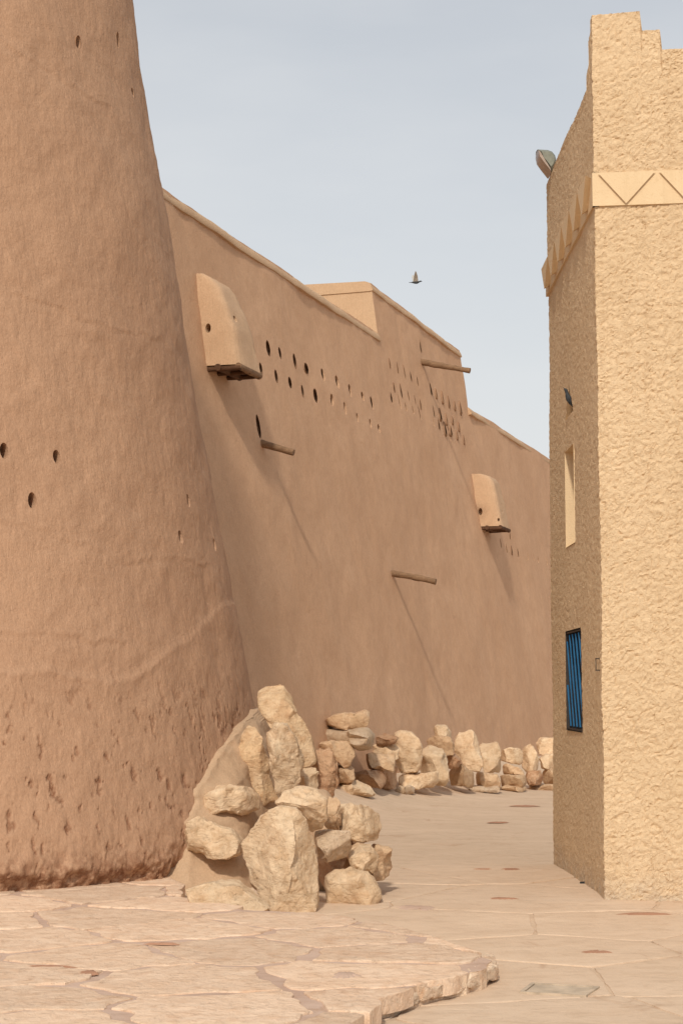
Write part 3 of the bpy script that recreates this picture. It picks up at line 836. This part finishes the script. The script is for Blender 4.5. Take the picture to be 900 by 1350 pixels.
# floodlight behind the parapet
fl_y = Y1 - .35
fa = at_y(718, 214, fl_y)
fl = thing('floodlight', (fa[0] + .1, fa[1], fa[2] - .25), 'grey tilted floodlight on a bracket at the parapet of the ochre building', 'floodlight')
hood = [(706, 200), (712, 200.3), (720, 200.8), (726, 203), (730, 208), (732, 215), (731, 221), (728, 227), (725, 231), (722, 226), (716, 218), (710.5, 212)]
def extrude_px(name, pts, Y, th_, mat, parent, sc=1.0, bulge=.35):
    A = np.array([at_y(x, y, Y) for x, y in pts]); c = A.mean(0); n = len(A); V = []
    for f, s in ((-1, 1 - bulge), (-.7, .95), (0, 1), (.7, .95), (1, 1 - bulge)):
        for p in A: V.append(c + (p - c) * s * sc + np.array([0, f * th_, 0]))
    Fc = [(r * n + i, r * n + (i + 1) % n, (r + 1) * n + (i + 1) % n, (r + 1) * n + i) for r in range(4) for i in range(n)]
    Fc += [tuple(range(n))[::-1], tuple(4 * n + i for i in range(n))]
    o = mk(name, V, Fc, mat, parent); recalc(o); return o
extrude_px('lamp_hood', hood, fl_y, .13, M_LAMPG, fl)
extrude_px('lamp_glass', [(706.5, 202), (709.5, 205), (716.5, 217), (723.5, 228), (724.5, 232), (715, 220), (708.5, 211)], fl_y, .14, M_LAMPT, fl, bulge=.1)
V, Fc = box_vf(at_y(727, 226, fl_y) + np.array([.02, 0, -.06]), (1, 0, 0), (0, 1, 0), UP, .015, .10, .12); mk('bracket', V, Fc, M_DARK, fl, smooth=False)
V, Fc = box_vf(at_y(727, 226, fl_y) + np.array([.16, 0, -.17]), (1, 0, 0), (0, 1, 0), UP, .16, .02, .015); mk('bracket_arm', V, Fc, M_DARK, fl, smooth=False)

# ------------------------------------------------------------------ boulders
import bmesh
def ico(sub):
    bm = bmesh.new(); bmesh.ops.create_icosphere(bm, subdivisions=sub, radius=1.0)
    V = np.array([v.co[:] for v in bm.verts]); Fc = np.array([[v.index for v in f.verts] for f in bm.faces]); bm.free(); return V, Fc
ICO = {4: ico(4), 5: ico(5), 6: ico(6)}
def boulder(name, px, Y, thick, mat, seed, sub=5, nf=9, rough=.05, block=.72, cutd=(.46, .84), depth_tilt=0., planes=(), xtilt=0.):
    """px: outline seen in the photo (or a box x0,y0,x1,y1); Y: distance of its middle; thick: half depth in metres"""
    r = np.random.default_rng(seed)
    if len(px) == 4 and not isinstance(px[0], tuple):
        x0, y0, x1, y1 = px; cx, cy, a, b = (x0 + x1) / 2, (y0 + y1) / 2, (x1 - x0) / 2, (y1 - y0) / 2
        px = []
        for k in range(28):
            t_ = 2 * math.pi * k / 28; c_, s_ = math.cos(t_), math.sin(t_); e = .62
            px.append((cx + a * np.sign(c_) * abs(c_) ** e * (1 + .06 * r.normal()), cy + b * np.sign(s_) * abs(s_) ** e * (1 + .05 * r.normal())))
    A = np.array([at_y(x, y, Y) for x, y in px]); A2 = A[:, [0, 2]]
    # area centroid
    x, z = A2[:, 0], A2[:, 1]; cr = x * np.roll(z, -1) - np.roll(x, -1) * z
    c = np.array([((x + np.roll(x, -1)) * cr).sum(), ((z + np.roll(z, -1)) * cr).sum()]) / (3 * cr.sum())
    V, Fc = ICO[sub]
    th_ = np.arctan2(V[:, 2], V[:, 0])
    # radius of the outline along each direction
    ths = np.linspace(-math.pi, math.pi, 361); rad = []
    seg0, seg1 = A2 - c, np.roll(A2, -1, 0) - c
    for q in ths:
        d = np.array([math.cos(q), math.sin(q)]); best = .02
        for p, s in zip(seg0, seg1):
            e = s - p; den = d[0] * e[1] - d[1] * e[0]
            if abs(den) < 1e-9: continue
            t_ = (p[0] * e[1] - p[1] * e[0]) / den; w_ = (p[0] * d[1] - p[1] * d[0]) / den
            if t_ > 0 and -1e-6 <= w_ <= 1 + 1e-6: best = max(best, t_)
        rad.append(best)
    rho = np.interp(th_, ths, rad)
    rl = np.sqrt(V[:, 0] ** 2 + V[:, 2] ** 2)
    Q = np.stack([np.cos(th_) * rl ** block, np.sign(V[:, 1]) * np.abs(V[:, 1]) ** block, np.sin(th_) * rl ** block], 1)
    for k in range(nf):                              # chip flat faces
        n = r.normal(size=3); n[1] = -abs(n[1]) * (1.2 if k < nf * .7 else -1); n[2] = max(n[2], -.25 * abs(n[2])); n /= np.linalg.norm(n)
        sup = (Q @ n).max(); d = sup * r.uniform(*cutd); ex = np.maximum(Q @ n - d, 0)
        Q = Q - n * (ex * .985)[:, None]
    for n, d in planes:
        n = np.array(n, float); n /= np.linalg.norm(n); Q = Q - n * np.maximum(Q @ n - d, 0)[:, None]
    bi = ((th_ + math.pi) / (2 * math.pi) * 40).astype(int) % 40; lr = np.hypot(Q[:, 0], Q[:, 2])
    bm_ = np.array([lr[bi == b].max() for b in range(40)]); bm_ = (np.roll(bm_, 1) + 2 * bm_ + np.roll(bm_, -1)) / 4
    sc_r = np.interp((th_ + math.pi) / (2 * math.pi) * 40 - .5, np.arange(-1, 41), np.r_[bm_[-1], bm_, bm_[0]])
    rho = rho * (1 + (1 / np.maximum(sc_r, .45) - 1) * .9)
    W = np.stack([c[0] + Q[:, 0] * rho, Y + Q[:, 1] * thick + depth_tilt * Q[:, 2], c[1] + Q[:, 2] * rho], 1)
    W[:, 1] += xtilt * (W[:, 0] - c[0])
    size = math.sqrt(abs(area(A2)))
    o3 = r.uniform(0, 50, 3); nd = W - np.array([c[0], Y, c[1]]); nd /= np.linalg.norm(nd, axis=1)[:, None] + 1e-9
    amp = size * rough
    rd = 1 - 2 * np.abs(fbm(W + o3, 2.2 / size, 3, seed))
    W = W + nd * (amp * fbm(W + o3, 2.4 / size, 5, seed + 3, .55) + amp * .35 * rd + amp * .2 * fbm(W + o3, 14 / size, 3, seed + 5))[:, None]
    lo = W[:, 2].min()
    return mk(name, W, Fc, M_ROCK[mat] if isinstance(mat, str) else mat, None, loc=(c[0], Y, lo))
GN = 'boulders piled against the tower foot'
near = [
    # outline / box, distance, half depth, material, label, options
    ([(338, 912), (350, 903), (372, 900), (382, 915), (390, 940), (405, 955), (414, 985), (418, 1006), (400, 1014), (388, 1000), (372, 975), (350, 950), (340, 930)], 15.75, .24, 'y', 'tallest pale yellow slab leaning against the round tower, topmost of pile', dict(nf=7, rough=.025, block=.5)),
    ([(352, 968), (362, 955), (378, 956), (390, 975), (396, 1000), (397, 1030), (388, 1046), (366, 1044), (356, 1015)], 15.1, .24, 'p', 'pitted whitish upright rock right in front of the tallest leaning slab', dict(nf=6, rough=.06)),
    ([(310, 966), (318, 958), (336, 960), (344, 975), (354, 1005), (364, 1030), (370, 1058), (350, 1062), (330, 1046), (314, 1030), (309, 1000)], 14.75, .26, 'y', 'upright yellow rock with blunt top touching the tower plaster', dict(nf=10, rough=.05)),
    ([(252, 1042), (262, 1034), (300, 1034), (330, 1038), (343, 1050), (341, 1068), (325, 1074), (300, 1070), (275, 1077), (258, 1068)], 13.95, .20, 'p', 'long pale oval rock, upper of the two set in mortar beside tower', dict(nf=5, rough=.035)),
    ([(236, 1092), (250, 1081), (280, 1084), (305, 1092), (319, 1108), (318, 1126), (302, 1133), (275, 1129), (248, 1121), (237, 1112)], 13.7, .20, 'p', 'rugged tan oval rock, lower of the two set in mortar beside tower', dict(nf=7, rough=.06)),
    ([(330, 1092), (346, 1070), (368, 1061), (386, 1063), (400, 1082), (411, 1105), (417, 1140), (421, 1172), (418, 1203), (396, 1211), (364, 1207), (350, 1193), (334, 1168), (321, 1142), (317, 1115)], 13.42, .30, 'p', 'largest pale slanted block at the front of the near pile', dict(nf=4, rough=.04, sub=6, block=.58, cutd=(.7, .9), planes=(((-.62, -.75, .12), .34), ((.80, -.55, .12), .50), ((.10, -.72, .66), .62), ((.35, -.9, -.3), .60)))),
    ([(246, 1172), (275, 1163), (315, 1162), (342, 1172), (357, 1196), (345, 1206), (300, 1204), (252, 1196)], 13.06, .22, 'p', 'low flat pale rock lying at the foot of the mortar bank', dict(nf=6, rough=.035)),
    ([(362, 1056), (374, 1042), (396, 1037), (418, 1040), (431, 1054), (432, 1078), (424, 1094), (410, 1098), (394, 1082), (372, 1066)], 13.95, .27, 'p', 'rounded pale boulder just above the largest slanted block', dict(nf=5, rough=.05, block=.85)),
    ((428, 1052, 449, 1096), 14.3, .16, 't', 'small upright tan rock wedged behind the rounded boulder', {}),
    ([(446, 1062), (462, 1058), (486, 1062), (500, 1074), (505, 1092), (498, 1108), (478, 1110), (460, 1104), (448, 1096)], 14.45, .26, 'p', 'broad cream boulder at the upper right of the near pile', dict(nf=8, rough=.05)),
    ([(411, 1100), (430, 1095), (462, 1094), (464, 1118), (456, 1132), (432, 1137), (416, 1132)], 14.0, .22, 'g', 'squared greyish block between the rounded boulder and bottom flat rock', dict(nf=8, rough=.025, block=.5)),
    ([(458, 1120), (470, 1112), (490, 1116), (500, 1130), (497, 1148), (476, 1152), (460, 1146)], 14.2, .20, 'p', 'small pale rock under the broad cream boulder', dict(nf=8)),
    ((484, 1112, 516, 1160), 14.55, .18, 't', 'rightmost dull tan rock of the near pile, half hidden', {}),
    ([(425, 1158), (440, 1148), (462, 1143), (490, 1154), (509, 1178), (506, 1190), (470, 1190), (445, 1192), (427, 1188)], 13.95, .26, 'p', 'wide flat pale rock lowest at the right of the near pile', dict(nf=8, rough=.04)),
    ((412, 988, 442, 1054), 16.0, .20, 'r', 'upright reddish brown rock beside the tallest leaning slab', dict(rough=.06)),
    ((392, 1010, 420, 1046), 15.5, .16, 'p', 'small pale stone squeezed below the tallest leaning slab', dict(nf=7, rough=.02, block=.5)),
    ((420, 1105, 470, 1170), 14.55, .25, 'r', 'dark brown rock filling the gap at the core of near pile', {}),
]
def tower_y(x, y):
    a, z = tower_hit(x, y); return TC[1] + TRAD(z) * math.sin(a)
for k, (px, Y, th_, mt, lab, opt) in enumerate(near):
    if k in (2, 3, 4):
        q_ = np.mean(px, 0); Y = tower_y(min(q_[0], 330), q_[1]) - {2: .46, 3: .36, 4: .36}[k]
    o = boulder('boulder', px, Y, th_, mt, 1000 + k * 13, **opt); tag(o, lab, 'boulder', GN)
# mortar bank: a skin of mortar hugging the tower foot
lb = [tower_hit(x, y) for x, y in ((228, 1172), (236, 1130), (240, 1090), (254, 1040), (280, 992), (308, 955), (330, 935))]
lz = np.array([b[1] for b in lb]); lt = np.array([b[0] for b in lb]); o_ = np.argsort(lz); lz, lt = lz[o_], lt[o_]
mz = np.linspace(-.1, lz[-1], 90); ms = np.linspace(0, 1, 120)
V = []
for z in mz:
    t0 = np.interp(z, lz, lt) + .012 * fbm(np.array([[z * 6., 0, 0]]), 1.5, 3, 7)[0]; tt = t0 + (.75 - t0) * ms ** 1.3; R0 = TRAD(z)
    d_ = R0 * (tt - t0); off = -.10 + .15 * sstep(0, .06, d_) + (.04 + .22 * (1 - z / lz[-1]) ** 1.2) * sstep(.02, .5, d_)
    q_ = np.stack([TC[0] + R0 * np.cos(tt), TC[1] + R0 * np.sin(tt), np.full(len(tt), z)], 1)
    off = off + (.03 * fbm(q_, 3.5, 4, 57) + .008 * fbm(q_, 14, 3, 58)) * sstep(0, .05, d_)
    V += np.stack([TC[0] + (R0 + off) * np.cos(tt), TC[1] + (R0 + off) * np.sin(tt), np.full(len(tt), z)], 1).tolist()
na = len(ms); Fc = [(r * na + i, r * na + i + 1, (r + 1) * na + i + 1, (r + 1) * na + i) for r in range(len(mz) - 1) for i in range(na - 1)]
lp = list(range(na)) + [r * na + na - 1 for r in range(1, len(mz))] + [(len(mz) - 1) * na + c for c in range(na - 2, -1, -1)] + [r * na for r in range(len(mz) - 2, 0, -1)]
nb_ = len(V)
for i in lp:
    p = np.array(V[i]); v = p[:2] - TC; v = v / np.linalg.norm(v) * (TRAD(p[2]) - .35); V.append([TC[0] + v[0], TC[1] + v[1], p[2]])
Fc += [(lp[(i + 1) % len(lp)], lp[i], nb_ + i, nb_ + (i + 1) % len(lp)) for i in range(len(lp))]
fb0 = tower_hit(300, 1190); fb0 = at_y(300, 1190, 14.0)
mb = mk('mortar_bank', V, Fc, M_MORTAR, None, loc=(fb0[0], fb0[1], 0))
tag(mb, 'smooth tan mortar bank holding boulders against the round tower', 'mortar')
mb2 = boulder('mortar_bank', [(385, 1190), (395, 1100), (405, 1040), (430, 1040), (470, 1090), (485, 1130), (490, 1180)], 15.2, .5, M_MORTAR, 56, sub=5, nf=0, rough=.03)
tag(mb2, 'low earthen mortar core behind the dry stacked boulders of the near pile', 'mortar')

GF_ = 'boulders lined along the wall foot'
def yfoot(x): return float(np.interp(x, [410, 440, 500, 600, 730], [25.2, 25.6, 26.9, 29.6, 33.4]))
Q8 = lambda l: [(380 + x / 2.5, 900 + y / 2.5) for x, y in l]
far = [
    (Q8([(120, 118), (150, 100), (205, 97), (260, 112), (284, 125), (272, 152), (220, 160), (160, 150), (125, 140)]), .35, .38, 't', 'blocky tan stone lying topmost on the far flat slab'),
    (Q8([(78, 165), (110, 153), (220, 155), (275, 165), (292, 180), (285, 210), (240, 218), (160, 195), (85, 190)]), .35, .5, 'g', 'long flat slab spanning the dark hollow in the far pile'),
    (Q8([(285, 180), (320, 166), (362, 180), (350, 200), (300, 215), (286, 212)]), .5, .3, 'r', 'small dark pointed stone at the right end of the long flat slab'),
    (Q8([(92, 200), (140, 190), (205, 195), (222, 215), (215, 262), (185, 280), (150, 250), (100, 262)]), .25, .4, 't', 'rounded brown stone under the left end of the long flat slab'),
    (Q8([(248, 245), (275, 228), (320, 235), (362, 255), (358, 280), (300, 292), (262, 285)]), .05, .3, 't', 'knobbly stone poking out under the right end of long slab'),
    ((488, 980, 526, 1004), .55, .3, 'p', 'pale stone tucked behind the knobbly stone'),
    ((436, 1009, 467, 1032), .15, .3, 't', 'low tan stone below the rounded brown stone in the far pile'),
    (Q8([(208, 300), (250, 288), (320, 290), (330, 320), (310, 345), (240, 342), (212, 325)]), .15, .3, 'r', 'brown lumpy stone at the bottom of the dark hollow'),
    (Q8([(150, 350), (170, 328), (230, 322), (275, 345), (290, 362), (285, 378), (200, 380), (155, 372)]), -.1, .35, 'p', 'flat pale stone lying on the ground at the far pile front'),
    ((424, 1000, 446, 1046), .3, .3, 'r', 'dark red stone at the left root of the far pile'),
    ((498, 1000, 524, 1040), .35, .3, 'r', 'shadowed brown stone standing right of the dark hollow'),
    (Q8([(345, 165), (365, 152), (400, 162), (430, 185), (440, 215), (436, 275), (425, 296), (370, 296), (350, 250), (352, 200)]), .35, .35, 'p', 'big upright pale stone right beside the dark hollow pile'),
    (Q8([(435, 215), (460, 206), (510, 215), (524, 250), (530, 320), (515, 338), (470, 335), (438, 300)]), .2, .34, 'p', 'broad upright pale stone second from the dark hollow pile'),
    (Q8([(362, 305), (400, 294), (450, 298), (494, 292), (496, 330), (480, 350), (400, 350), (365, 340)]), .0, .34, 'p', 'long low stone lying in front of the big upright pale stone'),
    (Q8([(475, 150), (490, 137), (520, 138), (540, 165), (538, 185), (480, 182)]), .75, .22, 'p', 'small cap stone standing highest in the far row'),
    (Q8([(458, 190), (475, 175), (530, 178), (546, 200), (545, 240), (480, 242), (460, 215)]), .65, .26, 't', 'stone carrying the small cap stone'),
    ((586, 994, 607, 1013), .25, .2, 'r', 'small dark cube of stone wedged mid row'),
    (Q8([(545, 190), (565, 165), (598, 153), (615, 165), (628, 195), (637, 270), (632, 295), (590, 290), (560, 250), (545, 220)]), .45, .32, 'p', 'tall rounded pale stone with a leaning shaded side, mid row'),
    (Q8([(528, 300), (550, 270), (575, 265), (610, 300), (620, 330), (612, 343), (535, 340)]), .1, .32, 't', 'sloping stone below the tall rounded pale stone'),
    (Q8([(628, 210), (645, 196), (685, 193), (697, 215), (703, 290), (690, 299), (640, 298), (632, 250)]), .45, .3, 'p', 'squarish upright stone right of the tall rounded one'),
    (Q8([(612, 305), (640, 297), (690, 300), (700, 330), (695, 350), (650, 350), (618, 335)]), .1, .32, 't', 'low block under the squarish upright stone'),
    (Q8([(698, 225), (720, 213), (765, 215), (775, 235), (770, 270), (740, 268), (702, 258)]), .55, .3, 'p', 'cube shaped pale stone on top, right of the squarish one'),
    (Q8([(703, 275), (720, 265), (785, 293), (785, 305), (710, 303)]), .35, .3, 't', 'wedge stone lying under the cube shaped pale stone'),
    (Q8([(698, 310), (720, 303), (780, 305), (785, 330), (775, 345), (705, 345)]), .1, .32, 't', 'low flat block under the wedge stone'),
    ((688, 982, 710, 1018), .5, .26, 'p', 'narrow upright stone near the ochre building edge'),
    ((693, 1016, 717, 1035), .1, .28, 'r', 'small brown stone at the foot of narrow upright stone'),
    ((708, 972, 736, 996), .75, .3, 'p', 'topmost stone cut off by the ochre building edge'),
    ((711, 993, 738, 1015), .45, .3, 'p', 'middle stone cut off by the ochre building edge'),
    ((716, 1013, 742, 1036), .15, .3, 't', 'lowest large stone cut off by the ochre building edge'),
    ((660, 1035, 694, 1043), -.05, .25, 't', 'thin kerb stone flat on ground under low flat block'),
    ((696, 1034, 735, 1043), -.05, .25, 't', 'thin kerb stone flat on ground nearest the ochre building'),
    ((618, 1036, 660, 1044), .02, .25, 'g', 'thin kerb stone flat on ground in the middle of row'),
    ((520, 1036, 548, 1047), .02, .22, 'g', 'thin stone flat on ground below the long low stone'),
]
for k, (px, dy, th_, mt, lab) in enumerate(far):
    xs_ = [p[0] for p in px] if isinstance(px[0], tuple) else [px[0], px[2]]
    Y = yfoot(sum(xs_) / len(xs_)) + dy
    o = boulder('boulder', px, Y + .15, th_, mt, 3000 + 7 * k, sub=4 if k != 1 else 5, nf=9, rough=.04, block=.62); tag(o, lab, 'boulder', GF_)

# rough broken stones along the terrace edge
GE = [(405, 1385), (432, 1356), (462, 1334), (498, 1314), (536, 1301), (574, 1291), (610, 1282), (637, 1272)]
for k, (x, y) in enumerate(GE):
    xa, ya = GE[max(k - 1, 0)]; xb, yb = GE[min(k + 1, len(GE) - 1)]
    pa2, pb2 = at_z(xa, ya, PLAT), at_z(xb, yb, PLAT); tl = (pb2[1] - pa2[1]) / (pb2[0] - pa2[0])
    sl_ = 0.0; hwid = .72 * max(abs(xb - x), abs(x - xa)); p = at_z(x, y - 4, PLAT)
    out = []
    for f in np.linspace(-1, 1, 9): out.append((x + f * hwid, y + f * hwid * sl_ - 4.5 - 1.5 * random.random()))
    for f in np.linspace(1, -1, 9): out.append((x + f * hwid, y + f * hwid * sl_ + 13 + 6 * random.random()))
    o = boulder('edge_stone', out, p[1] + .14, .26, M_EDGE, 5000 + k * 3, sub=5, nf=3, rough=.055, block=.40, cutd=(.75, .92), xtilt=tl)
    bpy.context.view_layer.update(); o.parent = terrace

# ------------------------------------------------------------------ red soil hollows and the cover in the street
def patch(px, mat, name='soil_patch', z=.0125, seed=0, n=70, parent=None, gr=None):
    at_ground = gr or globals()['at_ground']
    cx, cy, a, b = px; V = []
    rr = np.random.default_rng(seed)
    c = at_ground(cx, cy)
    V.append([c[0], c[1], z + .002 + float(gz(c[0], c[1]))])
    for ring, zz_ in ((.6, z + .001), (1.0, z - .010)):
        for k in range(n):
            t_ = 2 * math.pi * k / n; w_ = ring * (.85 + .30 * fbm(np.array([[math.cos(t_) * 2.2 + seed, math.sin(t_) * 2.2, seed]]), 1.0, 4, 3, .7)[0])
            p = at_ground(cx + a * w_ * math.cos(t_), cy + b * w_ * math.sin(t_)); V.append([p[0], p[1], zz_ + float(gz(p[0], p[1]))])
    Fc = [(0, 1 + k, 1 + (k + 1) % n) for k in range(n)] + [(1 + k, 1 + n + k, 1 + n + (k + 1) % n, 1 + (k + 1) % n) for k in range(n)]
    return mk(name, V, Fc, mat, parent or street)
for k, q in enumerate(((785, 1257, 26, 2.4), (850, 1206, 42, 1.8), (664, 1186, 24, 1.5), (672, 1147, 16, 1.2), (690, 1063, 18, 1.0), (657, 1085, 13, 1.0),(635, 1147, 14, .7))):
    patch(q, M_SOIL, seed=k * 5 + 2)
patch((550, 1198, 30, 3.2), M_JOINT, seed=77)
for k, q in enumerate(((455, 1284, 20, 4.5), (118, 1281, 15, 3), (62, 1273, 38, 1.2), (215, 1243, 26, 1.0))):
    patch(q, M_SOIL if k > 0 else M_JOINT, z=PLAT + .006, seed=k * 3 + 91, parent=terrace, gr=lambda x, y: at_z(x, y, PLAT + .006))
cq = [at_z(x, y, .02)[:2] for x, y in ((684, 1306), (700, 1294), (790, 1299), (772, 1311))]
cv = thing('utility_cover', (np.mean([c[0] for c in cq]), np.mean([c[1] for c in cq]), 0), 'small worn rectangular metal cover set in the street', 'cover')
def quad_slab(name, pts, k0, k1, z0, z1, mat):
    c = np.mean(pts, 0); O = [c + (p - c) * k0 for p in pts]; I = [c + (p - c) * k1 for p in pts] if k1 else None
    if I is None:
        V = [[*p, z0] for p in O] + [[*p, z1] for p in O]
        Fc = [(i, (i + 1) % 4, 4 + (i + 1) % 4, 4 + i) for i in range(4)] + [(4, 5, 6, 7), (3, 2, 1, 0)]
    else:
        V = [[*p, z0] for p in O] + [[*p, z1] for p in O] + [[*p, z1] for p in I] + [[*p, z0] for p in I]
        Fc = [(r * 4 + i, r * 4 + (i + 1) % 4, ((r + 1) % 4) * 4 + (i + 1) % 4, ((r + 1) % 4) * 4 + i) for r in range(4) for i in range(4)]
    o = mk(name, V, Fc, mat, cv, smooth=False); recalc(o)
quad_slab('cover_frame', cq, 1.0, .88, -.02, .016, M_COVER)
quad_slab('cover_lid', cq, .86, None, -.02, .010, M_COVER)

# ------------------------------------------------------------------ birds
def bird(loc, heading, size, wings, label, name='bird', tilt=0.):
    t = thing(name, loc, label, 'bird')
    loc = np.array(loc, float); ch, sh = math.cos(heading), math.sin(heading)
    fw = np.array([ch * math.cos(tilt), sh * math.cos(tilt), math.sin(tilt)]); sd_ = np.array([-sh, ch, 0]); up = np.cross(fw, sd_)
    prof = [(-.52, .012, 0, .05), (-.36, .022, .0, .055), (-.24, .06, .0, .06), (-.08, .10, -.01, .10), (.08, .105, -.01, .10), (.20, .075, .015, .075), (.27, .055, .05, .052), (.34, .058, .075, .055), (.40, .042, .075, .04), (.44, .014, .065, .014), (.49, .004, .055, .004)]
    V = []; n = 12
    for x, rz, cz, ry in prof:
        for k in range(n):
            a = 2 * math.pi * k / n
            V.append(loc + size * (fw * x + sd_ * ry * math.cos(a) + up * (cz + rz * math.sin(a))) + UP * size * .1)
    Fc = [(i * n + k, i * n + (k + 1) % n, (i + 1) * n + (k + 1) % n, (i + 1) * n + k) for i in range(len(prof) - 1) for k in range(n)] + [tuple(range(n))[::-1], tuple((len(prof) - 1) * n + k for k in range(n))]
    mk('body', V, Fc, M_BIRD, t)
    for s in (-1, 1):
        if wings == 'up':
            out = [(.16, .08, .06), (.10, .30, .34), (-.02, .55, .62), (-.12, .70, .70), (-.18, .52, .50), (-.20, .28, .28), (-.20, .07, .06)]
        else:
            out = [(.17, .105, .05), (.05, .118, .075), (-.2, .09, .065), (-.42, .04, .03), (-.3, .075, -.02), (-.05, .115, -.045), (.12, .11, -.02)]
        A = [loc + size * (fw * x + sd_ * s * y + up * z) + UP * size * .1 for x, y, z in out]; m = len(A)
        nrm_ = np.cross(A[1] - A[0], A[-1] - A[0]); nrm_ /= np.linalg.norm(nrm_); c = sum(A) / m
        V = [a + nrm_ * size * .012 for a in A] + [a - nrm_ * size * .012 for a in A]
        Fc = [tuple(range(m)), tuple(range(m, 2 * m))[::-1]] + [(i, m + i, m + (i + 1) % m, (i + 1) % m) for i in range(m)]
        o = mk('wing', V, Fc, M_BIRDL if wings == 'up' else M_BIRD, t, smooth=False); recalc(o)
    if wings != 'up':
        for s in (-1, 1):
            log_mesh('leg', loc + size * (sd_ * s * .04 + up * .0) + UP * size * .02, loc + size * sd_ * s * .04 - UP * size * .06, .006, .006, M_DARK, t, 7)
    return t
fb = at_y(548, 374, 42.0)
bird(fb, math.radians(8), .32, 'up', 'small bird flying in the open sky with raised wings', tilt=.05)
sb_ = tri_c - nL3 * .005 - tL * .06; sb_[2] = zt0 + .10
bird(sb_, math.radians(180), .27, 'folded', 'dark pigeon perched in the small hole of the ochre building', tilt=.95)
print('tris', sum(len(o.data.loop_triangles) or sum(len(p.vertices) - 2 for p in o.data.polygons) for o in bpy.data.objects if o.type == 'MESH' and len(o.data.polygons) < 20000))
